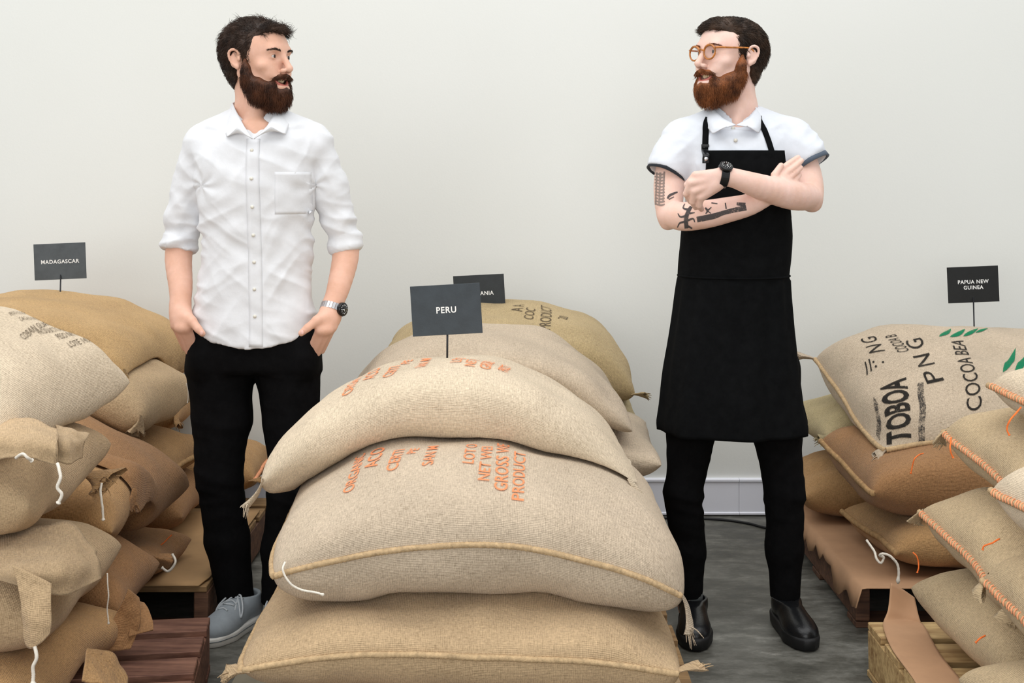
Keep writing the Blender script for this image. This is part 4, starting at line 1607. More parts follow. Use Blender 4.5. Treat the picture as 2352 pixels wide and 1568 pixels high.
def make_beard(root, h, mat, seed, full=1.0):
    rs = np.random.RandomState(seed)
    o = h.o
    S = SDF(axis((o[0] - .15, o[0] + .15, .003)), axis((o[1] - .15, o[1] + .15, .003)), axis((o[2] - .19, o[2] + .03, .003)))
    for s in (-1, 1):
        ch = [((s * .0725, -.016, -.012), .005), ((s * .0705, -.018, -.040), .010), ((s * .064, -.020, -.068), .016), ((s * .046, -.044, -.100), .026), ((s * .016, -.070, -.112), .029)]
        for (a, ra), (b, rb) in zip(ch[:-1], ch[1:]):
            S.op(rc(a, ra, b, rb, h), .022)
        S.op(rc((s * .052, -.052, -.078), .014, (s * .030, -.080, -.092), .016, h), .02)
        # moustache
        S.op(rc((s * .004, -.108, -.0565), .0075, (s * .024, -.095, -.063), .0088, h), .006)
        S.op(rc((s * .024, -.095, -.063), .0088, (s * .035, -.080, -.086), .012, h), .008)
    S.op(ell((0, -.072, -.114), (.032, .029, .031), h), .025)
    S.op(ell((0, -.100, -.100), (.020, .012, .014), h), .015)
    # keep mouth and throat free
    S.op(ell((0, -.108, -.0735), (.0265, .030, .0105), h), .003, sub=True)
    for s in (-1, 1):
        S.op(ell((s * .025, -.098, -.070), (.010, .022, .0070), h, (0, s * -28, 0)), .003, sub=True)
    S.op(ell((0, -.010, -.175), (.052, .056, .060), h), .01, sub=True)
    V, Q = S.mesh()
    V = smooth_v(V, Q, 1)
    N = vnormals(V, Q)
    V = V + N * (.003 * noise(V, 60, 5) + .003 * noise(V, 26, 6))[:, None]
    loc = (V - o) @ h.R
    ok = np.where(((N @ h.R)[:, 1] < .75) & ~((np.abs(loc[:, 0]) < .022) & (loc[:, 1] < -.085) & (np.abs(loc[:, 2] + .0725) < .009)))[0]
    pick = rs.choice(ok, 9500)
    P, Nn, L = V[pick], N[pick], loc[pick]
    jit = 2.0 * np.stack([noise(L, 45, 1), noise(L, 45, 2), noise(L, 45, 3)], 1) + .45 * rs.normal(size=L.shape)
    dl = np.stack([np.sign(L[:, 0]) * .10, -.10 + 0 * L[:, 0], -.85 + 0 * L[:, 0]], 1) + .25 * jit
    mo = (L[:, 2] > -.068) & (L[:, 1] < -.088)
    dl = np.where(mo[:, None], np.stack([np.sign(L[:, 0]) * .9, -.1 + 0 * L[:, 0], -.55 + 0 * L[:, 0]], 1) + .18 * jit, dl)
    dw = dl @ h.R.T + Nn * .10
    length = np.where(mo, .011, rs.uniform(.010, .022, len(P)))
    length = np.where(L[:, 2] > -.055, np.minimum(length, .012), length)
    V2, Q2 = strands(P - Nn * .002, Nn, dw, length, .00065, rs, seg=3, curl=.25, droop=.15)
    bag = Bag()
    bag.add(V, Q.ravel(), np.full(len(Q), 4))
    bag.add(V2, Q2.ravel(), np.full(len(Q2), 4))
    return add_obj('beard', bag.mesh('beard'), mat, root)


def head_frame(px, py, Y, yaw, pitch=0, roll=0):
    R = np.array((Matrix.Rotation(math.radians(yaw), 3, 'Z') @ Matrix.Rotation(math.radians(roll), 3, 'Y') @ Matrix.Rotation(math.radians(pitch), 3, 'X')))
    return Fr(W(px, py, Y), R)
# ================================================================== person in the white long-sleeved shirt
def cloth_mat(name, col_, rough=.85, weave=900.0, bump=.0008, var=.03, spec=.15, sheen=.1):
    m, nt, bs = new_mat(name)
    tc = N_(nt, 'ShaderNodeTexCoord')
    f = noise_n(nt, tc.outputs['Object'], 35.0, 4.0, 0.6)
    k0 = tuple(c * (1 - var) for c in col_[:3]) + (1,)
    k1 = tuple(min(1, c * (1 + var)) for c in col_[:3]) + (1,)
    link(nt, ramp(nt, f, [(.3, k0), (.7, k1)]), bs.inputs['Base Color'])
    bs.inputs['Roughness'].default_value = rough
    bs.inputs['Specular IOR Level'].default_value = spec
    bs.inputs['Sheen Weight'].default_value = sheen
    w = noise_n(nt, tc.outputs['Object'], weave, 2.0, 0.5)
    c = noise_n(nt, tc.outputs['Object'], 60.0, 3.0, 0.6)
    n1 = bump_n(nt, w, 0.2, bump)
    link(nt, bump_n(nt, c, 0.16, .004, n1), bs.inputs['Normal'])
    return m


M['shirt_a'] = cloth_mat('white_cotton', srgb(226, 227, 230))
M['shirt_b'] = cloth_mat('white_poplin', srgb(222, 226, 233))
M['black'] = cloth_mat('black_cotton', srgb(17, 17, 18), .95, 1200, .0006, .2, .05, .0)
M['apron'] = cloth_mat('black_canvas', srgb(17, 18, 19), .95, 900, .0006, .2, .05, .0)
M['steel'] = simple_mat('brushed_steel', srgb(206, 206, 208), .28, .1, 120, metal=1.0)
M['black_gloss'] = simple_mat('black_dial', srgb(20, 20, 22), .18, .2, 60)
M['button'] = simple_mat('shirt_button', srgb(226, 222, 210), .35, .04)
M['nail'] = simple_mat('finger_nail', srgb(236, 190, 178), .3, .03)


def folds(V, ex, ez, fa, fl, seed):
    """cloth folds: long along one direction of the front plane, short across it"""
    a = V[:, 0] * ex + V[:, 2] * ez
    l = -V[:, 0] * ez + V[:, 2] * ex
    w = .25 * noise(np.stack([V[:, 0], V[:, 1], V[:, 2]], 1), 7.0, seed + 4)
    return .35 - np.abs(noise(np.stack([(a + w * .12) * fa, l * fl, V[:, 1] * 2.5], 1), 1.0, seed)) * 2.0


def limb(S, pts, n=16, k=.004):
    """smooth tapering limb through (point, radius) pairs"""
    P_ = catmull([p for p, r in pts], n)
    r_ = catmull([(r, 0, 0) for p, r in pts], n)[:, 0]
    for i in range(n - 1):
        S.op(rc(P_[i], r_[i], P_[i + 1], r_[i + 1]), k)


def chain(S, pts, k=.02):
    for (a, ra), (b, rb) in zip(pts[:-1], pts[1:]):
        S.op(rc(a, ra, b, rb), k)


def sneaker(root, origin, yaw, name, upper, sole, lace=None, low=False):
    """shoe in a local frame, toe towards -Y, sole on z = 0"""
    R = np.array(Matrix.Rotation(math.radians(yaw), 3, 'Z'))
    fr = Fr(origin, R)
    o = np.asarray(origin, float)
    g = .004
    S = SDF(axis((o[0] - .18, o[0] + .18, g)), axis((o[1] - .18, o[1] + .18, g)), axis((-.012, .16, g)))
    S.op(ell((0, -.070, .036), (.046, .066, .038), fr), 0)
    S.op(ell((0, .000, .050), (.040, .090, .044), fr, (16, 0, 0)), .03)
    S.op(ell((0, .085, .052), (.036, .048, .052), fr), .03)
    S.op(rc((0, .062, .078), .040, (0, .070, .112), .040, fr), .02)
    lo = o - .3
    s = S._sub(lo, o + .3)
    Z = s[3]
    S.F[s[0]] = np.maximum(S.F[s[0]], np.maximum(.022 - Z, Z - (.088 if low else .095)).astype(np.float32))
    # opening for the foot
    S.op(cyl((0, .064, .070), .033, (0, .068, .13), .034, fr), .003, sub=True)
    V, Q = S.mesh()
    up = add_obj(name, quads_np(name, V, Q), upper, root)
    ou = []
    for t in np.linspace(0, 2 * np.pi, 44, endpoint=False):
        y = -math.cos(t) * .140
        w = np.interp(y, [-.14, -.115, -.06, 0, .07, .115, .14], [.012, .036, .050, .043, .040, .033, .012])
        ou.append((math.copysign(w, math.sin(t)) if abs(math.sin(t)) > .05 else 0, y))
    ou = np.array(ou)
    lv = [(.0, .97), (.003, 1.0), (.022, 1.02), (.027, 1.0), (.029, .9)] if not low else [(.0, .94), (.006, 1.02), (.030, 1.05), (.036, 1.02), (.038, .9)]
    Vs = np.concatenate([np.column_stack([ou * k, np.full(len(ou), z)]) for z, k in lv])
    n = len(ou)
    fl_, ct = [], []
    for i in range(len(lv) - 1):
        for k in range(n):
            k2 = (k + 1) % n
            fl_ += [i * n + k, i * n + k2, (i + 1) * n + k2, (i + 1) * n + k]
            ct.append(4)
    fl_ += list(range(n))[::-1] + [(len(lv) - 1) * n + k for k in range(n)]
    ct += [n, n]
    add_obj('sole', mesh_np('sole', fr.wa(Vs), fl_, ct), sole, up)
    if lace is not None:
        bv = bvh_np(V, Q)

        def on(x, y, e=.002):
            hh = bv.ray_cast(Vector(fr.w((x, y, .3))), Vector((0, 0, -1)))
            return np.array(hh[0]) + np.array([0, 0, e]) if hh[0] is not None else fr.w((x, y, .08))
        bag = Bag()
        for k in range(4):
            y = -.048 + k * .020
            w = .016 + .002 * k
            bag.tube(np.array([on(x, y + abs(x) * .3 * (1 if k % 2 else -1)) for x in np.linspace(-w, w, 7)]), .0028, 6)
        top = on(0, .022, .006)
        for sx in (-1, 1):
            loop = [top, fr.w((sx * .018, .012, .103)), fr.w((sx * .040, -.012, .078)), fr.w((sx * .043, -.026, .056)), fr.w((sx * .030, -.014, .082)), top]
            bag.tube(catmull(loop, 26), .0028, 6)
            bag.tube(catmull([top, fr.w((sx * .014, .0, .094)), fr.w((sx * .030, -.045, .066))], 12), .0026, 6)
        add_obj('shoelace', bag.mesh('shoelace'), lace, up)
        # seam stripe on the sole
        bag = Bag()
        ring = np.column_stack([ou * 1.022, np.full(n, .017)])
        bag.tube(fr.wa(ring), .0012, 5, closed=True)
        add_obj('foxing_stripe', bag.mesh('foxing_stripe'), M['sole_line'], up)
    return up, fr


M['sole_white'] = simple_mat('white_rubber', srgb(226, 224, 218), .6, .06, 40)
M['sole_line'] = simple_mat('grey_rubber_line', srgb(96, 104, 108), .6, .06, 40)
M['sole_black'] = simple_mat('black_rubber', srgb(18, 18, 19), .6, .1, 40)
M['canvas_grey'] = cloth_mat('grey_canvas', srgb(150, 158, 164), .9, 900, .001, .08)
M['lace_grey'] = simple_mat('pale_lace', srgb(186, 192, 196), .9, .08, 200)
M['leather_black'] = simple_mat('black_leather', srgb(20, 21, 23), .32, .15, 30, bump=.0008, bscale=160)
M['sock_teal'] = cloth_mat('teal_sock', srgb(40, 140, 160))
M['sock_grey'] = cloth_mat('grey_sock', srgb(118, 124, 124))

Y1 = 3.81


def A(px, py, dy=0.0):
    return W(px, py, Y1 + dy)


man1 = thing('person', 'bearded person in a white long-sleeved shirt with hands in black trouser pockets', 'person', (A(590, 1440)[0], Y1, 0))
h1 = head_frame(592, 131, Y1 - .005, 60, 2, 0)
# ---- one continuous skin body: head, neck, arms, hands, trunk, legs
hx, hy, hz = h1.o
S = SDF(axis((A(350, 0)[0], hx - .13, .004), (hx - .13, hx + .15, .0022), (hx + .15, A(860, 0)[0], .004)),
        axis((Y1 - .26, Y1 - .16, .004), (Y1 - .16, Y1 + .13, .0026), (Y1 + .13, Y1 + .2, .006)),
        axis((.03, .70, .010), (.70, .92, .003), (.92, 1.40, .005), (1.40, 1.53, .0035), (1.53, 1.82, .0022)))
head_prims(S, h1)
S.op(rc(A(583, 185, .025), .056, A(588, 262, .025), .058), .02)
S.op(rc(A(588, 262, .025), .060, A(590, 300, .02), .072), .02)
S.op(rc(A(556, 182, .02), .018, A(586, 285, -.045), .014), .02)      # neck muscle
S.op(rc(A(600, 225, -.03), .014, A(592, 262, -.042), .012), .02)     # throat
S.op(ell(A(583, 306, -.052), (.055, .034, .045)), .02)
S.op(loft([A(0, y)[2] for y in (812, 780, 700, 600, 480, 400, 330, 296)], A(586, 0)[0], Y1 + .005, np.array([118, 126, 118, 112, 120, 126, 122, 70]) / 787.4, [.08, .09, .09, .09, .105, .105, .09, .06]), .03)
for sx, q in ((-1, [(478, 330, .02), (440, 450, .04), (420, 535, .05), (410, 590, .03), (415, 660, -.02), (414, 706, -.05)]), (1, [(714, 330, .02), (755, 450, .045), (788, 535, .05), (794, 585, .035), (779, 655, -.02), (762, 706, -.05)])):
    R_ = [.050, .040, .037, .0385, .0330, .0260]
    limb(S, [(A(x, y, d), r) for (x, y, d), r in zip(q, R_)], 22)
# hands: back of the hand over the pocket, fingers inside it, thumb outside
for sx, wr, kn, fing, th in (
        (-1, (414, 706, -.05), [(403, 748, -.075), (411, 752, -.092), (421, 754, -.100), (431, 752, -.103)], [(424, 800, -.045), (432, 808, -.056), (442, 810, -.062), (451, 804, -.064)], [(424, 722, -.075), (441, 738, -.108), (455, 755, -.121), (465, 766, -.127)]),
        (1, (762, 706, -.05), [(763, 752, -.075), (754, 757, -.092), (744, 759, -.100), (734, 757, -.103)], [(740, 806, -.045), (730, 812, -.056), (720, 812, -.062), (711, 805, -.064)], [(748, 724, -.075), (728, 736, -.108), (706, 753, -.121), (692, 765, -.127)])):
    w = A(*wr)
    for q, k_, f_ in zip(range(4), kn, fing):
        m_ = A(wr[0] + (kn[q][0] - wr[0]) * .35, wr[1] + 14, wr[2] - .012)
        S.op(rc(m_, .0195, A(*k_), .0128), .014)
        S.op(rc(A(*k_), .0115, A(*f_), .0085), .006)
    S.op(rc(w, .026, A(wr[0] + sx * 0, wr[1] + 22, wr[2] - .012), .0255), .02)
    t = [A(*p) for p in th]
    S.op(rc(t[0], .019, t[1], .0145), .014)
    S.op(rc(t[1], .0135, t[2], .0112), .005)
    S.op(rc(t[2], .0115, t[3], .0090), .003)
# legs inside the trousers
chain(S, [(A(516, 842), .062), (A(505, 1090, -.01), .042), (A(530, 1260, .01), .038), (A(546, 1395, .02), .034), (A(546, 1428, .02), .034)], .03)
chain(S, [(A(656, 842), .062), (A(668, 1100, -.01), .042), (A(655, 1260, .01), .038), (A(642, 1395, .02), .034), (A(642, 1428, .02), .034)], .03)
me, V1, Q1 = mesh_from_sdf('body', S, sm=1)
vol = np.einsum('ij,ij->', V1[Q1[:, 0]], np.cross(V1[Q1[:, 1]], V1[Q1[:, 2]]))
print('BODY1', len(V1), 'vol sign', vol)
body1 = add_obj('body', me, M['skin_a'], man1)
bv1 = bvh_np(V1, Q1)
face_parts(man1, body1, h1, None, M['hair_a'], bv1, (.38, -1, .02))
make_hair(man1, h1, 'tousled', M['hair_a'], 11)
make_beard(man1, h1, M['beard_a'], 12)

# ---- shirt
zc = [A(0, y)[2] for y in (822, 790, 740, 680, 600, 520, 450, 400, 350, 318, 300)]
S = SDF(axis((A(340, 0)[0], A(860, 0)[0], .0045)), axis((Y1 - .22, Y1 + .2, .0045)), axis((A(0, 830)[2], A(0, 235)[2], .0045)))
wl_ = np.array([446, 447, 449, 453, 461, 461, 455, 449, 452, 470, 500])
wr_ = np.array([728, 728, 726, 721, 716, 717, 722, 727, 730, 712, 680])
S.op(loft(zc, [A((a + b) / 2, 0)[0] for a, b in zip(wl_, wr_)], Y1, (wr_ - wl_) / 2 / 787.4, [.132, .130, .126, .122, .118, .122, .130, .132, .122, .105, .09], 2.2), 0)
S.op(rc(A(560, 292, .015), .066, A(474, 328, .02), .060), .045)
S.op(rc(A(620, 292, .015), .066, A(716, 328, .02), .060), .045)
chain(S, [(A(474, 332, .02), .062), (A(440, 420, .035), .056), (A(424, 500, .045), .052), (A(420, 545, .05), .051)], .010)
chain(S, [(A(716, 332, .02), .062), (A(755, 420, .035), .055), (A(776, 500, .045), .050), (A(788, 545, .05), .048)], .010)
# rolled cuffs
for a, b, r in (((421, 534, .05), (411, 574, .04), .0535), ((786, 534, .05), (797, 578, .04), .0455)):
    S.op(cyl(A(*a), r - .003, A(*b), r), .004)
    a2 = A(*a) * .75 + A(*b) * .25
    b2 = A(*a) * .12 + A(*b) * .88
    S.op(cyl(a2, r + .004, b2, r + .004), .003)
# neck opening
S.op(rc(A(586, 200, .03), .070, A(588, 275, .012), .064), .006, sub=True)
S.op(rc(A(590, 225, -.06), .050, A(582, 314, -.114), .014), .004, sub=True)
# curved shirt tail
s = S._sub(np.array([-9, -9, -9.]), np.array([9, 9, 9.]))
X_, Y_, Z_ = s[1:]
pxs = 1176 + F * X_ / Y1
hem = np.interp(pxs, [380, 440, 462, 500, 540, 590, 640, 680, 710, 735, 800], [725, 738, 758, 782, 797, 801, 797, 784, 765, 742, 725])
hem = HY + (hem - HY) * np.interp(pxs, [440, 520, 650, 735], [1.0, .968, .968, 1.0])
zcut = CH - (hem - HY) / F * Y1
body_part = (pxs > 447) & (pxs < 729)
cut = np.where(body_part, zcut - Z_, -1.0)
S.F = np.maximum(S.F, np.broadcast_to(cut, S.F.shape).astype(np.float32))


def shirt_disp(V, N):
    px = to_px(V)
    x, y = px[:, 0], px[:, 1]
    tors = np.clip((x - 455) / 25, 0, 1) * np.clip((722 - x) / 25, 0, 1)
    lf = np.clip((590 - x) / 60, 0, 1)
    rf = np.clip((x - 590) / 60, 0, 1)
    low = np.clip((y - 380) / 120, 0, 1)
    d = .0050 * lf * low * folds(V, -.45, .9, 13, 4.0, 1) + .0058 * rf * low * folds(V, .52, .85, 13, 4.0, 2)
    d += .0022 * low * folds(V, .5, .8, 24, 8, 3) + .0025 * folds(V, .7, -.5, 20, 6, 4)
    d += (1 - low) * .0032 * folds(V, .35, .95, 16, 4, 5)
    # pulls from the armpits
    for ax_, s_ in ((462, -1), (722, 1)):
        r = np.hypot(x - ax_, y - 425)
        an = np.arctan2(y - 425, (ax_ - x) * s_)
        d += .0012 * np.exp(-r / 90) * np.cos(an * 6 + r * .05)
    # sleeves: soft bunching above the cuffs
    sl = (1 - tors) * np.clip((y - 330) / 60, 0, 1)
    d += sl * (.0060 * np.clip((y - 430) / 90, .25, 1) * folds(V, .25, .97, 22, 6, 6) + .003 * folds(V, .8, .4, 14, 5, 7))
    fade = np.clip((y - 262) / 30, 0, 1)
    return 2.2 * d * fade


me, Vs, Qs = mesh_from_sdf('shirt', S, shirt_disp, 1)
shirt1 = add_obj('shirt', me, M['shirt_a'], man1)
bvs = bvh_np(Vs, Qs)


def front_y(bv, x, z, default=None):
    h_ = hit_front(bv, x, z)
    return h_[0].y if h_[0] is not None else default


def collar(pts_grid, name, parent, mat, n=12, m=10, thick=.003):
    C = np.asarray(pts_grid, float)
    tq = np.linspace(0, C.shape[1] - 1, m)
    Lr = np.stack([np.stack([np.interp(tq, np.arange(C.shape[1]), C[r, :, k]) for k in range(3)], -1) for r in range(C.shape[0])])
    G = np.stack([catmull(Lr[:, j], n) for j in range(m)], 1)
    return add_obj(name, sheet_mesh(name, G, thick), mat, parent)


# collar: stand behind the neck, two leaves folded down in front
CL = [[A(556, 238, .09), A(534, 262, .04), A(522, 314, -.112)],
      [A(540, 240, .055), A(548, 282, -.04), A(540, 300, -.128)],
      [A(540, 246, .02), A(566, 300, -.105), A(577, 318, -.133)]]
CL = [[A(556, 228, .085), A(534, 236, .03), A(540, 250, -.03), A(562, 292, -.105), A(580, 319, -.126)],
      [A(552, 236, .098), A(528, 250, .035), A(526, 272, -.045), A(542, 300, -.112), A(568, 311, -.134)],
      [A(548, 250, .105), A(520, 268, .035), A(514, 292, -.045), A(521, 315, -.108), A(545, 292, -.134)]]
collar(CL, 'collar', shirt1, M['shirt_a'], 10, 24)
CR = [[A(600, 228, .085), A(634, 238, .03), A(634, 256, -.03), A(612, 292, -.105), A(583, 319, -.126)],
      [A(610, 236, .098), A(648, 250, .035), A(650, 272, -.045), A(634, 296, -.112), A(598, 308, -.134)],
      [A(618, 250, .105), A(660, 262, .035), A(664, 284, -.045), A(656, 309, -.106), A(622, 290, -.134)]]
collar(CR, 'collar', shirt1, M['shirt_a'], 10, 24)
# button placket and buttons
n, m = 60, 5
G2 = np.zeros((n, m, 2))
for i, y in enumerate(np.linspace(318, 795, n)):
    for j, x in enumerate(np.linspace(-15.5, 15.5, m)):
        p = A(580 + (y - 322) * .02 + x, y, -.12)
        G2[i, j] = (p[0], p[2])
add_obj('button_placket', patch_on(bvs, 'button_placket', G2, .0010, .0016), M['shirt_a'], shirt1)
for y in (345, 410, 475, 540, 602, 664, 726):
    p = A(578 + (y - 322) * .02, y, -.12)
    yy = front_y(bvs, p[0], p[2], Y1 - .12)
    me = tube_mesh('button', [(p[0], yy - .0045, p[2]), (p[0], yy - .0010, p[2])], .0050, 12)
    add_obj('button', me, M['button'], shirt1)
# chest pocket
G2 = np.zeros((14, 12, 2))
for i, y in enumerate(np.linspace(395, 492, 14)):
    for j, x in enumerate(np.linspace(632, 708, 12)):
        p = A(x, y, -.11)
        G2[i, j] = (p[0], p[2])
add_obj('chest_pocket', patch_on(bvs, 'chest_pocket', G2, .0002, .0009), M['shirt_a'], shirt1)

# ---- trousers
S = SDF(axis((A(400, 0)[0], A(770, 0)[0], .005)), axis((Y1 - .19, Y1 + .2, .005)), axis((.05, A(0, 700)[2], .006)))
S.op(loft([A(0, y)[2] for y in (852, 838, 800, 760, 715)], A(583, 0)[0], Y1 + .01, np.array([150, 152, 154, 152, 138]) / 787.4, [.10, .115, .122, .118, .108], 2.3), 0)
chain(S, [(A(507, 850, .01), .098), (A(510, 960, .005), .084), (A(503, 1090, -.01), .066), (A(522, 1240, .01), .0625), (A(544, 1396, .02), .051)], .02)
chain(S, [(A(660, 850, .01), .096), (A(672, 980, .005), .080), (A(668, 1130, -.01), .064), (A(648, 1260, .01), .058), (A(640, 1396, .02), .050)], .02)
for x0, x1 in ((432, 470), (735, 697)):
    S.op(ell(A((x0 + x1) / 2 + (14 if x0 < 580 else -14), 818, -.055), (.034, .046, .062)), .03)
S.op(rc(A(588, 960, -.09), .012, A(588, 862, -.09), .006), .012, sub=True)
S.op(rc(A(588, 960, 0), .012, A(588, 862, 0), .006), .012, sub=True)
S.op(rc(A(588, 960, .09), .012, A(588, 862, .09), .006), .012, sub=True)
S.op(rc(A(588, 960, .045), .012, A(588, 862, .045), .006), .012, sub=True)
S.op(rc(A(588, 960, -.045), .012, A(588, 862, -.045), .006), .012, sub=True)
s = S._sub(np.array([-9, -9, -9.]), np.array([9, 9, 9.]))
S.F = np.maximum(S.F, np.broadcast_to(np.maximum(.065 - s[3], s[3] - A(0, 722)[2]), S.F.shape).astype(np.float32))
# pocket mouths
S.op(rc(A(398, 728, -.12), .03, A(414, 772, -.085), .024), .004, sub=True)
S.op(rc(A(774, 728, -.12), .03, A(758, 772, -.085), .024), .004, sub=True)


def trouser_disp(V, N):
    y = to_px(V)[:, 1]
    knee = np.exp(-((y - 1110) / 120) ** 2) + np.exp(-((y - 1370) / 60) ** 2) + .3
    return .005 * knee * folds(V, .15, 1.0, 18, 5, 8) + .003 * noise(V, 12, 3)


me, Vt, Qt = mesh_from_sdf('trousers', S, trouser_disp, 1)
add_obj('trousers', me, M['black'], man1)
# ---- shoes and socks
fp = A(546, 1432, .02)
sneaker(man1, (A(548, 0)[0] - .006, 3.765, 0), -22, 'shoe', M['canvas_grey'], M['sole_white'], M['lace_grey'])
sneaker(man1, (A(645, 0)[0], 3.80, 0), 12, 'shoe', M['canvas_grey'], M['sole_white'], M['lace_grey'])
for x in (546, 642):
    c = A(x, 1400, .02)
    add_obj('sock', tube_mesh('sock', [(c[0], c[1], .062), (c[0], c[1], .13)], .0395, 20), M['sock_teal'], man1)


# ---- wristwatch
def wristwatch(root, c, axis_, face, r, band_mat, band_w, face_mat, face_r, links=0, flat=1.0):
    c = np.asarray(c, float)
    t = np.asarray(axis_, float)
    t /= np.linalg.norm(t)
    f = np.asarray(face, float)
    f = f - t * (f @ t)
    f /= np.linalg.norm(f)
    g = np.cross(t, f)
    emp = None
    bag = Bag()
    nl = links or 36
    for k in range(nl):
        a0, a1 = 2 * math.pi * k / nl, 2 * math.pi * (k + (.86 if links else 1.0)) / nl
        V = []
        for a in (a0, a1):
            for rr in (r, r + .0035):
                for w in (-.5, .5):
                    V.append(c + (f * math.cos(a) + g * math.sin(a) * flat) * rr + t * w * band_w)
        Qb = [(0, 1, 3, 2), (4, 6, 7, 5), (0, 4, 5, 1), (2, 3, 7, 6), (0, 2, 6, 4), (1, 5, 7, 3)]
        bag.add(V, np.array(Qb).ravel(), [4] * 6)
    w_ = add_obj('wristwatch', bag.mesh('wristwatch', False), band_mat, root)
    p0 = c + f * (r - .001)
    add_obj('watch_case', tube_mesh('watch_case', [p0, p0 + f * .009, p0 + f * .0105], [face_r, face_r, face_r * .9], 28), M['leather_black'] if band_mat is not M['steel'] else face_mat, w_)
    add_obj('watch_dial', tube_mesh('watch_dial', [p0 + f * .0104, p0 + f * .0112], face_r * .74, 24), face_mat, w_)
    # hour marks and hands
    bag = Bag()
    for k in range(12):
        a = 2 * math.pi * k / 12
        d = g * math.cos(a) + t * math.sin(a)
        bag.tube(np.array([p0 + f * .0114 + d * face_r * .55, p0 + f * .0114 + d * face_r * .70]), .0007, 4)
    for a, l in ((.6, .5), (2.4, .38)):
        d = g * math.cos(a) + t * math.sin(a)
        bag.tube(np.array([p0 + f * .0114, p0 + f * .0114 + d * face_r * l]), .0007, 4)
    add_obj('watch_hands', bag.mesh('watch_hands'), M['sign_text'], w_)
    return w_


wristwatch(man1, A(764, 709, -.050), A(762, 706, -.05) - A(779, 655, -.02), np.array([.80, -.58, -.1]), .0328, M['steel'], .019, M['black_gloss'], .0195, 26)
# thumb nails
for a in ((463, 764, -.139), (694, 763, -.139)):
    bm = bmesh.new()
    bmesh.ops.create_uvsphere(bm, u_segments=12, v_segments=8, radius=1)
    c = A(*a)
    for v in bm.verts:
        v.co = Vector((c[0] + v.co.x * .005, c[1] + v.co.y * .0018, c[2] + v.co.z * .0062))
    me = bpy.data.meshes.new('finger_nail')
    bm.to_mesh(me)
    bm.free()
    add_obj('finger_nail', me, M['nail'], man1)
# ================================================================== person in the black apron
Y2 = 3.81


def B(px, py, dy=0.0):
    """pixel of the photograph at the person's depth plus dy, sizes kept true"""
    return W(px, py, Y2 + dy)


man2 = thing('person', 'bearded person with glasses and a black apron, tattooed arms crossed', 'person', (B(1690, 0)[0], Y2, 0))
h2 = head_frame(1676, 123, Y2 - .005, -58, 0, 0)
hx, hy, hz = h2.o
S = SDF(axis((B(1470, 0)[0], hx - .14, .0032), (hx - .14, hx + .13, .0022), (hx + .13, B(1930, 0)[0], .0032)),
        axis((Y2 - .36, Y2 - .17, .0032), (Y2 - .17, Y2 + .13, .0026), (Y2 + .13, Y2 + .2, .006)),
        axis((.03, 1.12, .010), (1.12, 1.40, .003), (1.40, 1.53, .0035), (1.53, 1.82, .0022)))
head_prims(S, h2, .97)
S.op(rc(B(1690, 180, .025), .054, B(1692, 250, .02), .056), .02)
S.op(rc(B(1692, 250, .02), .058, B(1690, 292, .02), .07), .02)
S.op(rc(B(1712, 178, .02), .017, B(1692, 276, -.045), .013), .02)
S.op(loft([B(0, y)[2] for y in (860, 800, 700, 600, 480, 400, 330, 296)], B(1690, 0)[0], Y2 + .005, np.array([118, 118, 108, 106, 108, 112, 108, 66]) / 787.4, [.09, .095, .09, .09, .105, .105, .09, .06]), .03)
# arm at the left of the picture: upper arm, forearm across the chest, hand on the other arm
SL = SDF(*S.ax)
limb(SL, [(B(1562, 330, -.0), .050), (B(1540, 405, -.02), .0455), (B(1536, 455, -.05), .041), (B(1538, 494, -.072), .036)], 12)
limb(SL, [(B(1538, 492, -.072), .0365), (B(1572, 497, -.118), .040), (B(1620, 492, -.165), .0385), (B(1670, 482, -.185), .0345), (B(1725, 468, -.190), .0295), (B(1778, 440, -.180), .0245)], 20)
SL.op(ell(B(1533, 516, -.06), (.016, .018, .013)), .02)
hw = B(1782, 437, -.178)
SL.op(rc(hw, .0245, B(1796, 418, -.172), .0245), .015)
fg = [((1788, 394, -.172), (1812, 376, -.162), (1833, 361, -.146)), ((1799, 402, -.176), (1824, 384, -.166), (1841, 369, -.150)), ((1809, 411, -.174), (1828, 395, -.166), (1839, 385, -.156)), ((1817, 420, -.168), (1830, 408, -.160), (1836, 401, -.150))]
for f_ in fg:
    SL.op(rc(B(1790, 424, -.174), .017, B(*f_[0]), .0108), .008)
    SL.op(rc(B(*f_[0]), .0100, B(*f_[1]), .0090), .0015)
    SL.op(rc(B(*f_[1]), .0090, B(*f_[2]), .0074), .0015)
SL.op(rc(B(1784, 428, -.180), .015, B(1779, 402, -.188), .0105), .008)
SL.op(rc(B(1779, 402, -.188), .0105, B(1794, 380, -.180), .0085), .002)
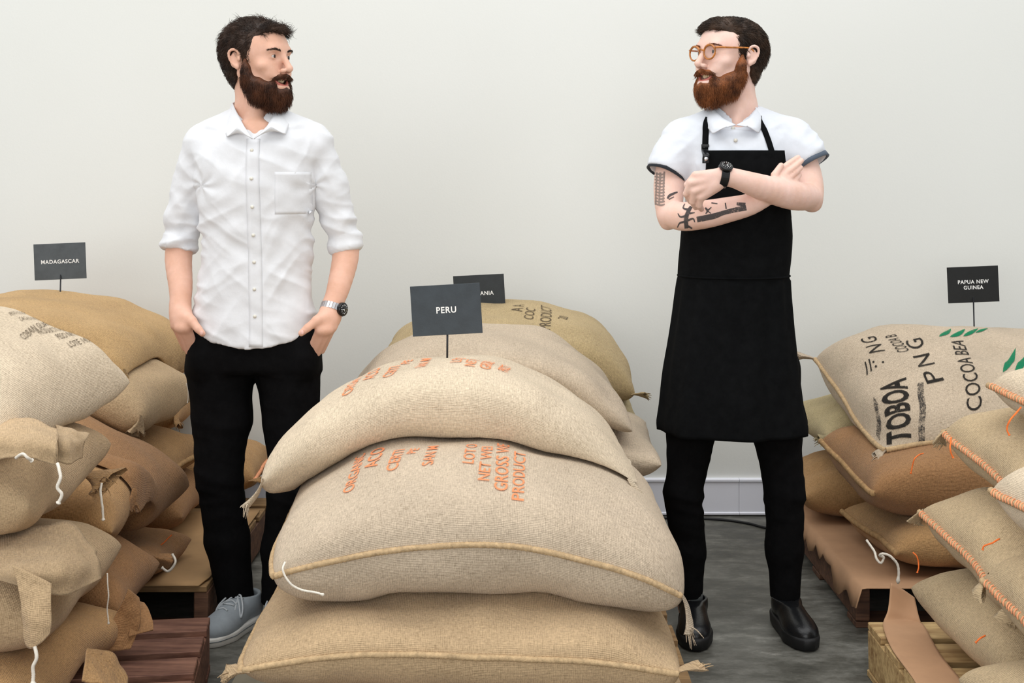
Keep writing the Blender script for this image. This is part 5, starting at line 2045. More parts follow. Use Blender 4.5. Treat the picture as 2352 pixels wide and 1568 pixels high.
# arm at the right: upper arm, forearm in front, hand tucked at the other elbow
SR = SDF(*S.ax)
limb(SR, [(B(1822, 330, -.0), .050), (B(1846, 395, -.03), .0475), (B(1856, 430, -.06), .043), (B(1860, 455, -.085), .037)], 12)
limb(SR, [(B(1859, 452, -.088), .0375), (B(1826, 449, -.150), .0405), (B(1785, 440, -.195), .0380), (B(1735, 425, -.232), .0325), (B(1690, 410, -.252), .0262), (B(1660, 403, -.257), .0245)], 20)
SR.op(ell(B(1869, 472, -.08), (.016, .018, .014)), .02)
kn = [(1597, 402, -.266), (1587, 420, -.272), (1594, 439, -.270), (1608, 452, -.262)]
mid = [(1578, 424, -.252), (1576, 445, -.256), (1590, 463, -.252), (1606, 471, -.244)]
tip = [(1586, 448, -.222), (1586, 463, -.226), (1598, 476, -.222), (1611, 480, -.216)]
for k_, m_, t_ in zip(kn, mid, tip):
    SR.op(rc(B(1642, 411 + (k_[1] - 422) * .5, -.260), .0165, B(*k_), .0108), .008)
    SR.op(rc(B(*k_), .0104, B(*m_), .0092), .0015)
    SR.op(rc(B(*m_), .0090, B(*t_), .0080), .0015)
SR.op(rc(B(1650, 420, -.256), .0185, B(1616, 446, -.252), .0145), .012)
for T_ in (SL, SR):
    kk = .005
    hh_ = np.maximum(kk - np.abs(S.F - T_.F), 0) / kk
    S.F = np.minimum(S.F, T_.F) - hh_ * hh_ * kk * .25
del SL, SR
chain(S, [(B(1605, 850), .06), (B(1572, 1100, -.01), .034), (B(1582, 1380, .02), .028), (B(1586, 1430, .02), .030)], .03)
chain(S, [(B(1775, 850), .06), (B(1795, 1100, -.01), .034), (B(1803, 1380, .02), .030), (B(1803, 1430, .02), .036)], .03)
me, V2b, Q2b = mesh_from_sdf('body', S, sm=1)
print('BODY2', len(V2b))
body2 = add_obj('body', me, M['skin_b'], man2)
bv2 = bvh_np(V2b, Q2b)
face_parts(man2, body2, h2, None, M['beard_b'], bv2, (-.38, -1, .02))
make_hair(man2, h2, 'combed', M['hair_b'], 21)
make_beard(man2, h2, M['beard_b'], 22)

# ---- shirt with short turned-up sleeves
S = SDF(axis((B(1460, 0)[0], B(1920, 0)[0], .0045)), axis((Y2 - .24, Y2 + .2, .0045)), axis((B(0, 800)[2], B(0, 225)[2], .0045)))
zc = [B(0, y)[2] for y in (780, 700, 640, 560, 480, 420, 370, 325, 300)]
wl_ = np.array([1572, 1574, 1576, 1574, 1574, 1576, 1576, 1590, 1612])
wr_ = np.array([1804, 1804, 1804, 1804, 1806, 1808, 1808, 1796, 1776])
S.op(loft(zc, [B((a + b) / 2, 0)[0] for a, b in zip(wl_, wr_)], Y2, (wr_ - wl_) / 2 / 787.4, [.118, .114, .112, .116, .122, .126, .124, .108, .092], 2.2), 0)
S.op(rc(B(1660, 288, .015), .064, B(1575, 326, .01), .064), .045)
S.op(rc(B(1722, 288, .015), .064, B(1812, 326, .01), .066), .045)
chain(S, [(B(1573, 330, .01), .066), (B(1546, 365, -.012), .062)], .03)
chain(S, [(B(1816, 328, .01), .066), (B(1844, 352, -.02), .060)], .03)
S.op(cyl(B(1556, 345, -.0), .058, B(1531, 398, -.02), .0615), .02)
S.op(cyl(B(1832, 335, -.0), .058, B(1862, 374, -.03), .0570), .02)
# open sleeve ends so the dark lining shows around the arms
S.op(cyl(B(1536, 387, -.018), .0515, B(1525, 412, -.025), .054), .002, sub=True)
S.op(cyl(B(1855, 365, -.026), .0475, B(1868, 386, -.034), .050), .002, sub=True)
S.op(rc(B(1690, 195, .03), .068, B(1690, 268, .014), .062), .006, sub=True)
S.op(rc(B(1690, 240, -.07), .026, B(1691, 286, -.12), .006), .008, sub=True)


def shirt2_disp(V, N):
    px = to_px(V)
    x, y = px[:, 0], px[:, 1]
    d = .005 * folds(V, .8, .5, 18, 5, 11) + .0030 * folds(V, -.7, .6, 16, 5, 12) + .002 * folds(V, .1, 1, 26, 8, 13)
    sl = np.clip((1585 - x) / 20, 0, 1) + np.clip((x - 1805) / 20, 0, 1)
    d += sl * .006 * folds(V, -.5, .85, 20, 4, 14)
    cuff = np.clip((382 + (x - 1530) * .0 - y) / 25, 0, 1) * (x < 1600) + np.clip((345 - (x - 1850) * -.35 - y) / 20, 0, 1) * (x > 1800) + ((x >= 1600) & (x <= 1800))
    return d * np.clip((y - 255) / 30, 0, 1) * np.clip(cuff + .1, 0, 1)


me, Vs2, Qs2 = mesh_from_sdf('shirt', S, shirt2_disp, 1)
shirt2 = add_obj('shirt', me, M['shirt_b'], man2)
bvs2 = bvh_np(Vs2, Qs2)
M['cuff_lining'] = cloth_mat('blue_grey_lining', srgb(92, 102, 116), var=.15)
M['cuff_lining_dark'] = cloth_mat('dark_lining', srgb(48, 52, 58), var=.15)


def ring_band(name, a, b, r0, r1, thick, mat, parent, squash=1.0, lift=0.0):
    """turned-up sleeve band around the axis a-b"""
    a, b = np.asarray(a, float), np.asarray(b, float)
    t = (b - a) / np.linalg.norm(b - a)
    up = np.array([0, -1.0, 0])
    n1 = up - t * (up @ t)
    n1 /= np.linalg.norm(n1)
    n2 = np.cross(t, n1)
    prof_ = [(0, r0), (1, r1), (1, r1 + thick), (0, r0 + thick)]
    V, fl_, ct = [], [], []
    n = 48
    for f_, r in prof_:
        for k in range(n):
            an = 2 * math.pi * k / n
            rr = r * (1 + .025 * math.sin(3 * an + 1) + .015 * math.sin(5 * an))
            V.append(a + (b - a) * f_ + rr * (n1 * math.cos(an) + n2 * math.sin(an) * squash))
    for i in range(4):
        i2 = (i + 1) % 4
        for k in range(n):
            k2 = (k + 1) % n
            fl_ += [i * n + k, i * n + k2, i2 * n + k2, i2 * n + k]
            ct.append(4)
    return add_obj(name, mesh_np(name, V, fl_, ct), mat, parent)


ring_band('sleeve_lining', B(1534, 391, -.019), B(1529, 402, -.0225), .0520, .0545, .0055, M['cuff_lining_dark'], shirt2)
ring_band('sleeve_cuff', B(1856, 365, -.026), B(1865, 379, -.032), .0490, .0515, .0065, M['cuff_lining'], shirt2)
CL = [[B(1660, 222, .08), B(1640, 236, .03), B(1640, 250, -.03), B(1660, 272, -.09), B(1690, 287, -.118)],
      [B(1654, 232, .095), B(1628, 250, .035), B(1626, 272, -.05), B(1644, 291, -.112), B(1672, 291, -.128)],
      [B(1650, 246, .10), B(1622, 266, .035), B(1622, 288, -.05), B(1637, 308, -.112), B(1668, 290, -.133)]]
collar(CL, 'collar', shirt2, M['shirt_b'], 10, 24)
CR = [[B(1712, 222, .08), B(1734, 234, .03), B(1736, 250, -.03), B(1720, 272, -.09), B(1692, 287, -.118)],
      [B(1720, 232, .095), B(1746, 248, .035), B(1748, 270, -.05), B(1736, 290, -.112), B(1712, 290, -.128)],
      [B(1726, 246, .10), B(1750, 262, .035), B(1752, 284, -.05), B(1742, 306, -.110), B(1716, 288, -.133)]]
collar(CR, 'collar', shirt2, M['shirt_b'], 10, 24)
for y in (293, 322):
    p = B(1691, y, -.12)
    yy = front_y(bvs2, p[0], p[2], Y2 - .12)
    add_obj('button', tube_mesh('button', [(p[0], yy - .0065, p[2]), (p[0], yy - .001, p[2])], .0055, 12), M['button'], shirt2)

# ---- trousers
S = SDF(axis((B(1500, 0)[0], B(1880, 0)[0], .005)), axis((Y2 - .18, Y2 + .18, .005)), axis((.08, B(0, 690)[2], .006)))
S.op(loft([B(0, y)[2] for y in (880, 850, 800, 760, 700)], B(1690, 0)[0], Y2 + .01, np.array([128, 130, 128, 124, 116]) / 787.4, [.095, .108, .112, .108, .100], 2.3), 0)
chain(S, [(B(1612, 850, .01), .090), (B(1588, 990, .005), .068), (B(1570, 1130, -.01), .054), (B(1580, 1260, .01), .050), (B(1585, 1372, .02), .036)], .02)
chain(S, [(B(1768, 850, .01), .090), (B(1785, 990, .005), .069), (B(1802, 1130, -.01), .056), (B(1802, 1260, .01), .053), (B(1803, 1376, .02), .043)], .02)
s = S._sub(np.array([-9, -9, -9.]), np.array([9, 9, 9.]))
S.F = np.maximum(S.F, np.broadcast_to(B(0, 1384)[2] - s[3], S.F.shape).astype(np.float32))
me, Vt2, Qt2 = mesh_from_sdf('trousers', S, lambda V, N: .006 * (.3 + np.exp(-((to_px(V)[:, 1] - 1130) / 130) ** 2)) * folds(V, .15, 1.0, 18, 5, 18) + .003 * noise(V, 12, 5), 1)
add_obj('trousers', me, M['black'], man2)
# ---- clogs and socks
sneaker(man2, (B(1588, 0)[0] - .002, 3.745, 0), -6, 'shoe', M['leather_black'], M['sole_black'], None, True)
sneaker(man2, (B(1808, 0)[0] + .004, 3.745, 0), 6, 'shoe', M['leather_black'], M['sole_black'], None, True)
for x, rr in ((1586, .036), (1803, .041)):
    c = B(x, 1400, .02)
    add_obj('sock', tube_mesh('sock', [(c[0], c[1], .060), (c[0], c[1], .16)], rr, 20), M['sock_grey'], man2)

# ---- apron: bib and skirt wrapped around the front
rowsA = [(347, 1612, 1785, .64), (372, 1610, 1786, .66), (410, 1607, 1790, .72), (450, 1597, 1797, .85), (480, 1580, 1806, 1.05), (505, 1566, 1814, 1.5), (540, 1563, 1815, 1.65), (600, 1561, 1814, 1.75), (640, 1560, 1812, 1.8), (680, 1554, 1815, 1.8), (760, 1543, 1822, 1.8), (850, 1531, 1833, 1.8), (930, 1522, 1842, 1.8), (970, 1516, 1853, 1.8), (988, 1518, 1852, 1.8)]
ra = np.array(rowsA, float)
yy_ = np.linspace(347, 988, 90)
xl = np.interp(yy_, ra[:, 0], ra[:, 1])
xr = np.interp(yy_, ra[:, 0], ra[:, 2])
ph = np.interp(yy_, ra[:, 0], ra[:, 3])
bd = np.interp(yy_, [347, 400, 480, 540, 640, 760, 900, 1012], [.132, .140, .142, .140, .134, .142, .160, .172])
G = np.zeros((90, 50, 3))
for i, y in enumerate(yy_):
    cx = (xl[i] + xr[i]) / 2
    hw_ = (xr[i] - xl[i]) / 2 / (math.sin(ph[i]) if ph[i] < 1.5 else 1.0)
    for j, t in enumerate(np.linspace(-1, 1, 50)):
        a = ph[i] * t
        fo = 0.0
        if y > 640:
            fo = .010 * ((y - 640) / 370) * math.sin(a * 7 + 1.2) + .004 * math.sin(a * 13 + y * .006)
        fo += .003 * math.sin(y * .03 + a * 3) * (1 if y < 640 else .4)
        px_ = cx + hw_ * math.sin(a)
        p = W(px_, y, Y2)
        G[i, j] = (p[0] + fo * math.sin(a), Y2 + .005 - bd[i] * math.cos(a) ** .9 * (1 if math.cos(a) > 0 else 0) - fo * math.cos(a) if math.cos(a) > 0 else Y2 + .005 + bd[i] * .5 * abs(math.cos(a)), p[2])
apron = add_obj('apron', sheet_mesh('apron', G, .003), M['apron'], man2)
bva = bvh_np(G.reshape(-1, 3), grid_faces(90, 50))
# waist band with ties, front pocket edge
band = np.stack([G[38:42, :, :].mean(0)])[0]
Pb = band.copy()
Pb[:, 1] -= .004
add_obj('waist_seam', tube_mesh('waist_seam', Pb, .0035, 6), M['apron'], apron)


def ribbon(name, pts, w, thick, mat, parent, n=40, side=(1, 0, 0)):
    P = catmull(pts, n)
    sd = np.asarray(side, float)
    G_ = np.stack([P - sd * w / 2, P, P + sd * w / 2], 1)
    return add_obj(name, sheet_mesh(name, G_, thick), mat, parent)


def on_shirt(px, py, off=.004, dflt=-.1):
    p = B(px, py, dflt)
    y = front_y(bvs2, p[0], p[2], None)
    return np.array([p[0], (y - off) if y is not None else p[1], p[2]])


# straps hug the shirt from the bib up to the collar
sl_ = [on_shirt(1621, 352, .006), on_shirt(1622, 330, .006), on_shirt(1624, 305, .006), on_shirt(1627, 280, .008), B(1634, 258, .0), B(1645, 246, .06)]
ribbon('neck_strap', sl_, .0175, .0025, M['apron'], apron)
sr_ = [on_shirt(1773, 352, .006), on_shirt(1766, 325, .006), on_shirt(1758, 297, .006), on_shirt(1750, 272, .008), B(1744, 254, .0), B(1734, 244, .06)]
ribbon('neck_strap', sr_, .0165, .0025, M['apron'], apron)
ap = lambda px, py, off: np.array([B(px, py, -.12)[0], (front_y(bva, B(px, py, -.12)[0], B(px, py, -.12)[2], Y2 - .13)) - off, B(px, py, -.12)[2]])
tab = [on_shirt(1620.5, 332, .010), on_shirt(1620, 345, .010), ap(1619.5, 356, .006), ap(1619, 366, .006), ap(1619, 375, .006)]
tb = ribbon('strap_tab', tab, .019, .003, M['leather_black'], apron, 16)
c = ap(1619.5, 365, .009)
add_obj('snap_stud', tube_mesh('snap_stud', [c, c + np.array([0, -.003, 0]), c + np.array([0, -.0045, 0])], [.006, .006, .003], 16), M['steel'], apron)
c = on_shirt(1621, 334, .013)
add_obj('strap_slider', box_mesh('strap_slider', c[0] - .011, c[0] + .011, c[1] - .001, c[1] + .002, c[2] - .004, c[2] + .004, .001), M['leather_black'], apron)

# ---- black watch
wa = B(1690, 410, -.250) - B(1640, 402, -.256)
wristwatch(man2, B(1660, 404, -.2545), wa, np.array([-.15, -.62, .78]), .0290, M['leather_black'], .022, M['black_gloss'], .0185, 0)

# ---- glasses
M['tortoise'] = simple_mat('amber_tortoiseshell', srgb(176, 108, 40), .22, .55, 90, spec=.6)
mg, nt, bs = new_mat('lens_glass')
tcg = N_(nt, 'ShaderNodeTexCoord')
fg_ = noise_n(nt, tcg.outputs['Object'], 5.0)
bs.inputs['Base Color'].default_value = (.95, .97, 1, 1)
bs.inputs['Roughness'].default_value = 0.03
bs.inputs['IOR'].default_value = 1.12
link(nt, math_n(nt, 'MULTIPLY_ADD', fg_, .02, .025), bs.inputs['Alpha'])
M['lens'] = mg
bag = Bag()
frame_o = None
for s_ in (-1, 1):
    t = np.linspace(0, 2 * np.pi, 40, endpoint=False)
    ex, ez = .0228, .0205
    ring = np.stack([s_ * .0325 + ex * np.cos(t), -.1055 + .05 * np.abs(ex * np.cos(t) + 0) * 0 + .10 * np.clip(s_ * ex * np.cos(t), 0, 1), -.003 + ez * np.sin(t)], 1)
    rad = .0026 + .0009 * np.clip(np.sin(t), 0, 1)
    bag.tube(h2.wa(ring), rad, 8, closed=True)
    # temple
    tp = [(s_ * .0545, -.103, .008), (s_ * .0640, -.094, .009), (s_ * .0715, -.060, .009), (s_ * .0790, -.010, .010), (s_ * .0815, .010, .008), (s_ * .0815, .024, -.008)]
    bag.tube(h2.wa(catmull(tp, 24)), np.linspace(.0032, .0022, 24), 8)
bag.tube(h2.wa(catmull([(-.011, -.1065, .003), (0, -.1115, .0065), (.011, -.1065, .003)], 12)), .0026, 8)
gl = add_obj('glasses', bag.mesh('glasses'), M['tortoise'], man2)
for s_ in (-1, 1):
    t = np.linspace(0, 2 * np.pi, 40, endpoint=False)
    V = [h2.w((s_ * .0325, -.1055 + d, -.003)) for d in (0, .0012)]
    V = np.array([h2.w((s_ * .0325 + .0225 * math.cos(a), -.1055 + .10 * max(0, s_ * .0225 * math.cos(a)) + d, -.003 + .0202 * math.sin(a))) for d in (0, .0012) for a in t])
    fl_ = list(range(40)) + [40 + k for k in range(40)][::-1]
    ct = [40, 40]
    for k in range(40):
        k2 = (k + 1) % 40
        fl_ += [k, 40 + k, 40 + k2, k2]
        ct.append(4)
    add_obj('lens', mesh_np('lens', V, fl_, ct, smooth=False), M['lens'], gl)

# ---- tattoos on the bare arm
M['tattoo'] = ink_mat('tattoo_ink', srgb(84, 80, 80), .46)
M['tattoo_pale'] = ink_mat('tattoo_grey', srgb(150, 134, 126), .50)


def tattoo(polys, mat, name='tattoo', off=.0009):
    """flat ink shapes (lists of photo pixels) laid on the skin"""
    bm = bmesh.new()
    for pl in polys:
        vs = [bm.verts.new((x / 100, y / 100, 0)) for x, y in pl]
        try:
            bm.faces.new(vs)
        except ValueError:
            pass
    bmesh.ops.triangulate(bm, faces=bm.faces)
    split_edges(bm, .05)
    dead = []
    for v in bm.verts:
        px, py = v.co.x * 100, v.co.y * 100
        d = Vector(W(px, py, 1.0)) - Vector((0, 0, CH))
        hh = bv2.ray_cast(Vector((0, 0, CH)), d)
        if hh[0] is None or hh[0].y > Y2 + .1:
            dead.append(v)
        else:
            v.co = hh[0] + hh[1] * off
    bmesh.ops.delete(bm, geom=dead, context='VERTS')
    me = bpy.data.meshes.new(name)
    bm.to_mesh(me)
    bm.free()
    return add_obj(name, me, mat, man2)


def stroke(pts, w):
    """polygonal brush stroke through pixel points, width list w"""
    P_ = catmull([(x, y, 0) for x, y in pts], 14)[:, :2]
    T = np.gradient(P_, axis=0)
    T /= np.linalg.norm(T, axis=1)[:, None] + 1e-9
    Nn = np.stack([-T[:, 1], T[:, 0]], 1)
    ww = np.interp(np.linspace(0, 1, 14), np.linspace(0, 1, len(w)), w)[:, None] / 2
    a, b = P_ + Nn * ww, P_ - Nn * ww
    return [[tuple(a[i]), tuple(a[i + 1]), tuple(b[i + 1]), tuple(b[i])] for i in range(13)]


tt = []
tt += stroke([(1588, 474), (1581, 486), (1576, 502), (1577, 524)], [7, 9, 10, 9])
tt += stroke([(1584, 482), (1570, 478), (1573, 468)], [6, 4, 2])
tt += stroke([(1580, 494), (1564, 498), (1557, 490)], [6, 4, 2])
tt += stroke([(1578, 508), (1562, 512), (1556, 522)], [6, 4, 2])
tt += stroke([(1580, 506), (1592, 502), (1596, 510)], [5, 4, 2])
tt += stroke([(1584, 490), (1596, 488)], [5, 2])
tt += stroke([(1578, 518), (1590, 524)], [6, 3])
tattoo(tt, M['tattoo'])
tattoo(stroke([(1601, 504), (1640, 496), (1660, 489), (1688, 482), (1714, 477)], [13, 13, 10, 11, 12]) + stroke([(1692, 468), (1712, 470)], [7, 9]) + stroke([(1666, 466), (1668, 480)], [3, 3]), M['tattoo'])
tattoo(stroke([(1620, 477), (1625, 484), (1621, 491)], [4, 5, 2]) + stroke([(1625, 484), (1634, 476)], [4, 2]) + stroke([(1625, 484), (1633, 490)], [3, 2]) + stroke([(1634, 466), (1648, 468)], [3, 2]), M['tattoo'])
pale = []
for y in range(398, 470, 7):
    pale += stroke([(1504 + (y - 398) * .02, y), (1518, y + 3), (1527, y + 1)], [3.5, 4.5, 3.5])
pale += stroke([(1509, 396), (1506, 470)], [4, 3]) + stroke([(1526, 394), (1523, 462)], [4, 3]) + stroke([(1517, 396), (1514, 470)], [5, 3])
tattoo(pale, M['tattoo_pale'])
tattoo(stroke([(1533, 456), (1538, 449), (1548, 444), (1556, 441)], [4, 6, 5, 3]) + stroke([(1536, 458), (1548, 452)], [3, 2]), M['tattoo'])
# ================================================================== signs on stakes
def sign(label, lines, centre, tilt, stake_to, size=(.178, .127), cap=.0155, lit_tone=(44, 50, 54), yaw=0.0):
    c = np.asarray(centre, float)
    root = thing('country_sign', label, 'sign', (float(stake_to[0]), float(stake_to[1]), float(stake_to[2])))
    R = np.array(Matrix.Rotation(math.radians(yaw), 3, 'Z') @ Matrix.Rotation(math.radians(-tilt), 3, 'Y'))
    w, h_ = size
    me = box_mesh('board', -w / 2, w / 2, -.0015, .0015, -h_ / 2, h_ / 2, .0006)
    T = Matrix.LocRotScale(Vector(c), Matrix(R.tolist()).to_quaternion(), None)
    me.transform(T)
    mt = simple_mat('chalkboard_%d' % lit_tone[0], srgb(*lit_tone), 0.5, 0.16, 26, bump=0.0004, bscale=300)  # one chalkboard; the light each board reflects is put into its colour
    bd_ = add_obj('board', me, mt, root)
    for i, t in enumerate(lines):
        tm = text_mesh(t, 1.0, extrude=.0, align='CENTER', spacing=1.12, bold=.02)
        hh = max(v.co.y for v in tm.vertices)
        k = cap / hh
        for v in tm.vertices:
            x, y = v.co.x * k * .95, v.co.y * k
            z = y - cap / 2 + ((len(lines) - 1) / 2 - i) * cap * 1.55
            v.co = (x, -.0019, z)
        tm.transform(T)
        add_obj('lettering', tm, M['sign_text'], bd_)
    a = c + R @ np.array([0, .003, -h_ / 2 + .02])
    b = np.asarray(stake_to, float)
    d = b - a
    add_obj('stake', tube_mesh('stake', [a, a + d * .5, a + d], .0026, 8), M['stake'], root)


def top_of(s, px, Y):
    x = (px - 1176) / F * Y
    h_ = s.bvh.ray_cast(Vector((x, Y, 3)), Vector((0, 0, -1)))
    return np.array(h_[0]) if h_[0] is not None else np.array([x, Y, .8])


def stake_end(s, px, Y):
    p = top_of(s, px, Y)
    return p - np.array([0, 0, .03])


sign('dark sign reading PERU on a thin stake, largest and nearest of the signs', ['PERU'], W(1025, 711, 3.31), 3.5, stake_end(c1, 1027, 3.31), lit_tone=(50, 58, 64), yaw=-4)
sign('dark sign ending in ANIA, half hidden behind the PERU sign', ['TANZANIA'], W(1101, 673, 4.55), 3.3, stake_end(c6, 1105, 4.55), cap=.0135, lit_tone=(40, 45, 48), yaw=-6)
sign('dark sign, paler with reflected light put into its colour, reading MADAGASCAR at the far left', ['MADAGASCAR'], W(138, 600, 4.6), 2.2, stake_end(l1, 138, 4.55), cap=.0135, lit_tone=(74, 80, 84), yaw=5)
sign('black sign reading PAPUA NEW GUINEA at the far right', ['PAPUA NEW', 'GUINEA'], W(2235, 653, 4.62), 2.6, stake_end(r1, 2238, 4.5), cap=.0130, lit_tone=(20, 22, 23), yaw=-3)


# ================================================================== print on the stencilled sack
def leaves2d():
    bm = bmesh.new()
    for cx, cy, ang, L, wd in ((0, .5, 70, .95, .30), (.55, .42, 60, 1.0, .34), (1.1, .5, 55, .9, .30), (1.55, .62, 48, .7, .24)):
        vs = []
        a = math.radians(ang)
        for t in list(np.linspace(0, 1, 9)) + list(np.linspace(1, 0, 9))[1:-1]:
            up = len(vs) < 9
            w = wd * math.sin(math.pi * t ** .8) * (.5 if up else -.5)
            x, y = (t - .5) * L, w + .18 * (t - .5) ** 2
            vs.append(bm.verts.new((cx + x * math.cos(a) - y * math.sin(a), cy + x * math.sin(a) + y * math.cos(a), 0)))
        bm.faces.new(vs)
    me = bpy.data.meshes.new('leaves')
    bm.to_mesh(me)
    bm.free()
    return me


def pr(t, p0, p1, up, mat='black_ink', narrow=1.0, bold=0.0, spacing=1.0):
    print_on_sack(r1, text_mesh(t, 1.0, narrow=narrow, bold=bold, spacing=spacing), p0, p1, up, M[mat], name='stencilled_word', maxlen=.02)


pr('COCOA BEA', (2256, 940), (2212, 784), (2222, 946))
for t_, a_, b_ in (('P', (2168, 874), (2155, 850)), ('N', (2147, 836), (2133, 810)), ('G', (2126, 797), (2115, 776))):
    pr(t_, a_, b_, (a_[0] - 38, a_[1] + 8))
pr('N G', (2034, 806), (2010, 772), (1998, 812))
pr('COCOA B', (2090, 806), (2058, 768), (2062, 812))
pr('TOBOA', (2092, 1018), (2078, 868), (2036, 1022), 'black_ink', 1.0, .03)


def bar2d():
    bm = bmesh.new()
    vs = [bm.verts.new((x, y + .12 * math.sin(x * 5), 0)) for x, y in [(q, 0) for q in np.linspace(0, 2, 9)] + [(q, 1) for q in np.linspace(2, 0, 9)]]
    bm.faces.new(vs)
    me = bpy.data.meshes.new('bar')
    bm.to_mesh(me)
    bm.free()
    return me


print_on_sack(r1, bar2d(), (2124, 1012), (2120, 880), (2108, 1013), M['smudge_ink'], name='ink_smudge')
print_on_sack(r1, bar2d(), (2018, 1015), (2018, 925), (1992, 1010), M['smudge_ink'], name='ink_smudge')
pr('//: .', (1990, 862), (2032, 832), (1982, 838), 'black_ink', 1.0, .01)
print_on_sack(r1, leaves2d(), (2155, 776), (2262, 772), (2165, 756), M['green_ink'], name='green_leaf_print')
print_on_sack(r1, leaves2d(), (2300, 862), (2420, 850), (2312, 802), M['green_ink'], name='green_leaf_print')


# ================================================================== loose flaps, strings, card
def flap(sack, ctrl, name='cloth_flap', n=26, m=26, thick=.004, ruf=.006, color=None, seed=1):
    C = [[W(*p) for p in row] for row in ctrl]
    G_ = interp_grid(C, n, m)
    Nn = vnormals(G_.reshape(-1, 3), grid_faces(n, m)).reshape(G_.shape)
    G_ = G_ + Nn * (ruf * 2 * noise(G_, 14, seed) + ruf * noise(G_, 34, seed + 1))[..., None]
    o = add_obj(name, sheet_mesh(name, G_, thick), M['burlap'], sack.root)
    o.color = tuple((color or sack.color)[:3]) + (1,)
    return o


flap(l7, [[(-40, 952, 2.80), (60, 962, 2.76), (134, 985, 2.74)], [(-40, 1005, 2.64), (60, 1000, 2.63), (131, 1022, 2.62)], [(-40, 1068, 2.63), (42, 1048, 2.60), (129, 1068, 2.61)]], seed=3)
flap(l7, [[(128, 975, 2.88), (168, 985, 2.86), (204, 998, 2.92)], [(132, 1010, 2.71), (158, 1015, 2.72), (198, 1012, 2.84)], [(133, 1060, 2.68), (160, 1066, 2.70), (190, 1052, 2.82)]], seed=5)
flap(l11, [[(-40, 1215, 2.86), (80, 1212, 2.84), (165, 1206, 2.90), (214, 1262, 2.90)], [(-30, 1290, 2.66), (70, 1300, 2.62), (160, 1290, 2.68), (226, 1300, 2.82)], [(-10, 1330, 2.62), (70, 1352, 2.60), (150, 1366, 2.64), (232, 1328, 2.78)]], seed=7, color=TAN_D)
flap(l11, [[(28, 1296, 2.59), (72, 1316, 2.585), (118, 1340, 2.59)], [(44, 1360, 2.575), (76, 1372, 2.57), (117, 1376, 2.58)], [(52, 1420, 2.57), (80, 1430, 2.56), (117, 1424, 2.575)], [(60, 1484, 2.575), (78, 1486, 2.565), (114, 1452, 2.575)]], seed=9, color=TAN_D)
flap(l13, [[(296, 1352, 3.16), (318, 1372, 3.18)], [(262, 1420, 3.14), (322, 1432, 3.16)], [(214, 1500, 3.12), (300, 1490, 3.14)]], seed=11)
flap(l13, [[(306, 1372, 3.20), (330, 1384, 3.24)], [(300, 1430, 3.16), (350, 1426, 3.20)], [(296, 1462, 3.14), (352, 1446, 3.18)]], seed=12)
flap(SACKS['L14'], [[(196, 1492, 2.72), (250, 1502, 2.78), (288, 1548, 2.80)], [(190, 1560, 2.64), (240, 1572, 2.66), (296, 1586, 2.72)]], seed=13)
flap(l12, [[(290, 1252, 3.70), (345, 1262, 3.69), (400, 1280, 3.70)], [(300, 1270, 3.665), (350, 1278, 3.66), (398, 1288, 3.67)], [(306, 1300, 3.68), (350, 1302, 3.68), (388, 1302, 3.69)]], seed=15, ruf=.010)
flap(l12, [[(238, 1240, 3.70), (270, 1236, 3.70), (296, 1262, 3.71)], [(236, 1290, 3.66), (262, 1284, 3.65), (290, 1290, 3.67)], [(232, 1338, 3.68), (256, 1336, 3.67), (280, 1326, 3.69)]], seed=16, ruf=.010)
make_ear(l8, W(190, 1090, 3.28), np.array([.85, -.45, .1]), .085, 41, None, .045, 'gathered_mouth')
string([W(36, 1052, 2.59), W(50, 1042, 2.58), W(62, 1050, 2.575), W(74, 1058, 2.59)], .003, parent=l7.root)
string([W(131, 1064, 2.60), W(138, 1092, 2.585), W(132, 1118, 2.585), W(140, 1136, 2.585), W(133, 1158, 2.585)], .0034, parent=l7.root)
string([W(233, 1108, 3.16), W(231, 1135, 3.15), W(236, 1165, 3.15), W(237, 1196, 3.15)], .003, parent=l8.root)
string([W(80, 1484, 2.56), W(84, 1510, 2.555), W(76, 1532, 2.555), W(78, 1572, 2.555)], .0036, parent=l11.root)
string([W(246, 1316, 3.06), W(249, 1360, 3.05), W(247, 1400, 3.05), W(249, 1434, 3.05)], .0018, parent=l13.root)
string([W(396, 1270, 3.67), W(402, 1292, 3.66), W(386, 1312, 3.66), W(370, 1302, 3.66)], .0036, parent=l12.root)
string([W(428, 880, 4.1), W(432, 900, 4.1), W(430, 925, 4.1)], .0014, parent=l1.root)
string([W(394, 1228, 3.85), W(376, 1246, 3.84), W(358, 1260, 3.84)], .0019, 'orange_tie', 'orange_yarn', parent=l12.root)
# right pile: orange yarn ends and the white knotted rope
string([W(2120, 1040, 3.62), W(2102, 1052, 3.6), W(2096, 1070, 3.6), W(2092, 1088, 3.6)], .0019, 'orange_tie', 'orange_yarn', parent=r3.root)
string([W(2345, 935, 2.72), W(2322, 962, 2.71), W(2312, 985, 2.71), W(2318, 1000, 2.71)], .0019, 'orange_tie', 'orange_yarn', parent=r7.root)
string([W(2185, 1005, 2.95), W(2182, 1030, 2.93), W(2190, 1052, 2.93)], .0019, 'orange_tie', 'orange_yarn', parent=r6.root)
string([W(2296, 1236, 2.70), W(2280, 1246, 2.69), W(2262, 1252, 2.69), W(2258, 1262, 2.69)], .0019, 'orange_tie', 'orange_yarn', parent=r6.root)
string([W(2264, 1458, 2.72), W(2250, 1466, 2.71), W(2240, 1476, 2.71)], .0019, 'orange_tie', 'orange_yarn', parent=r9.root)
string([W(2098, 1268, 3.25), W(2106, 1278, 3.24), W(2110, 1300, 3.24), W(2107, 1316, 3.24)], .0019, 'orange_tie', 'orange_yarn', parent=r9.root)
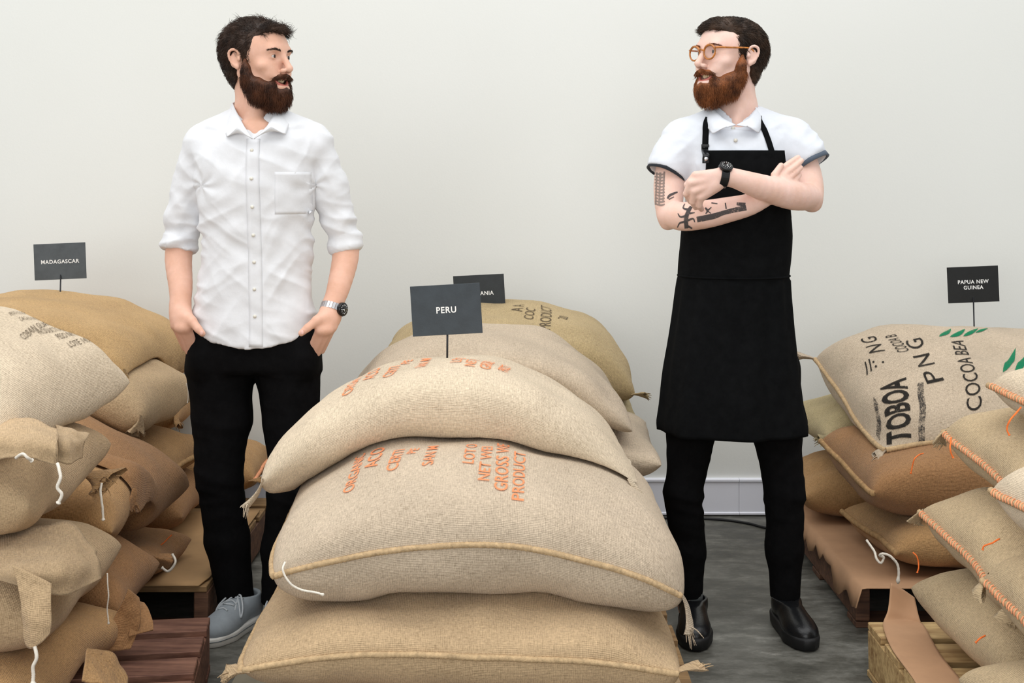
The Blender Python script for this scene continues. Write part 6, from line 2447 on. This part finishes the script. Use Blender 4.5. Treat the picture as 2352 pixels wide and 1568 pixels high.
string([W(1990, 1240, 3.70), W(2006, 1262, 3.68), W(2014, 1282, 3.66), W(2024, 1292, 3.65), W(2030, 1280, 3.65), W(2020, 1276, 3.65), W(2028, 1272, 3.64), W(2048, 1280, 3.64), W(2062, 1296, 3.64), W(2064, 1318, 3.64), W(2062, 1340, 3.64)], .0036, 'white_rope', parent=r5.root)

# cardboard sheets
nx, ny = 22, 24
X, Yg = np.meshgrid(np.linspace(-1.75, -.878, nx), np.linspace(3.725, 4.55, ny), indexing='ij')
fold_d = np.clip((3.80 - Yg) / .08, 0, 1)
Zg = .1490 + .0015 * noise(np.stack([X * 2, Yg * 2, X * 0], -1)) - .003 * fold_d ** 2
X = np.where(Yg < 3.80, X - (3.80 - Yg) * .25 * np.clip((X + 1.0) / .14, 0, 1), X)
add_obj('cardboard_sheet', sheet_mesh('cardboard_sheet', np.stack([X, Yg, Zg], -1), .004), M['card_rear'], label='flat brown cardboard sheet on the rear left pallet', cat='cardboard')
n = 120
rows_ = []
rs = np.random.RandomState(3)
yv = np.linspace(3.70, 4.72, n)
rag = np.interp(yv, np.linspace(3.70, 4.72, 22), rs.uniform(.012, .09, 22)) + .006 * noise(np.stack([yv * 60, yv * 0, yv * 0], -1))
for xx, zz, k in ((1.34, .1470, 0), (1.10, .1470, 0), (1.005, .1475, 0), (.990, .1470, .04), (.982, .12, .5), (.974, .10, 1.0)):
    rows_.append(np.stack([np.full(n, xx) + .006 * noise(np.stack([yv * 9, yv * 0 + xx * 9, yv * 0], -1)), yv, .1475 - rag * k if k else np.full(n, zz)], -1))
G_ = np.stack(rows_, 0)
add_obj('cardboard_sheet', sheet_mesh('cardboard_sheet', G_, .003), M['card'], label='torn cardboard hanging over the edge of the dark pallet at right', cat='cardboard')
C = [[W(2046, 1338, 3.46), W(2072, 1352, 3.46), W(2100, 1372, 3.46)], [W(2040, 1398, 3.44), W(2078, 1408, 3.44), W(2112, 1420, 3.42)], [W(2028, 1438, 3.40), W(2078, 1444, 3.40), W(2125, 1450, 3.38)], [W(2048, 1490, 3.23), W(2108, 1500, 3.21), W(2160, 1505, 3.19)], [W(2100, 1568, 3.025), W(2150, 1570, 3.02), W(2210, 1570, 3.02)], [W(2150, 1660, 2.80), W(2200, 1665, 2.79), W(2280, 1665, 2.79)]]
G_ = interp_grid(C, 44, 16)
G_[..., 2] = np.maximum(G_[..., 2], .1475)
add_obj('kraft_sheet', sheet_mesh('kraft_sheet', G_, .003), M['card'], label='kraft paper sheet drooping over the pale pallet at the lower right', cat='paper sheet')
# thin pale board lying on the floor under the front stack
me = box_mesh('floor_board', -.725, -.515, 2.45, 3.62, .0008, .006, .001)
add_obj('floor_board', me, simple_mat('dusty_hardboard', srgb(142, 134, 116), .8, .1, 12), label='thin dusty board on the floor beside the front stack', cat='board')
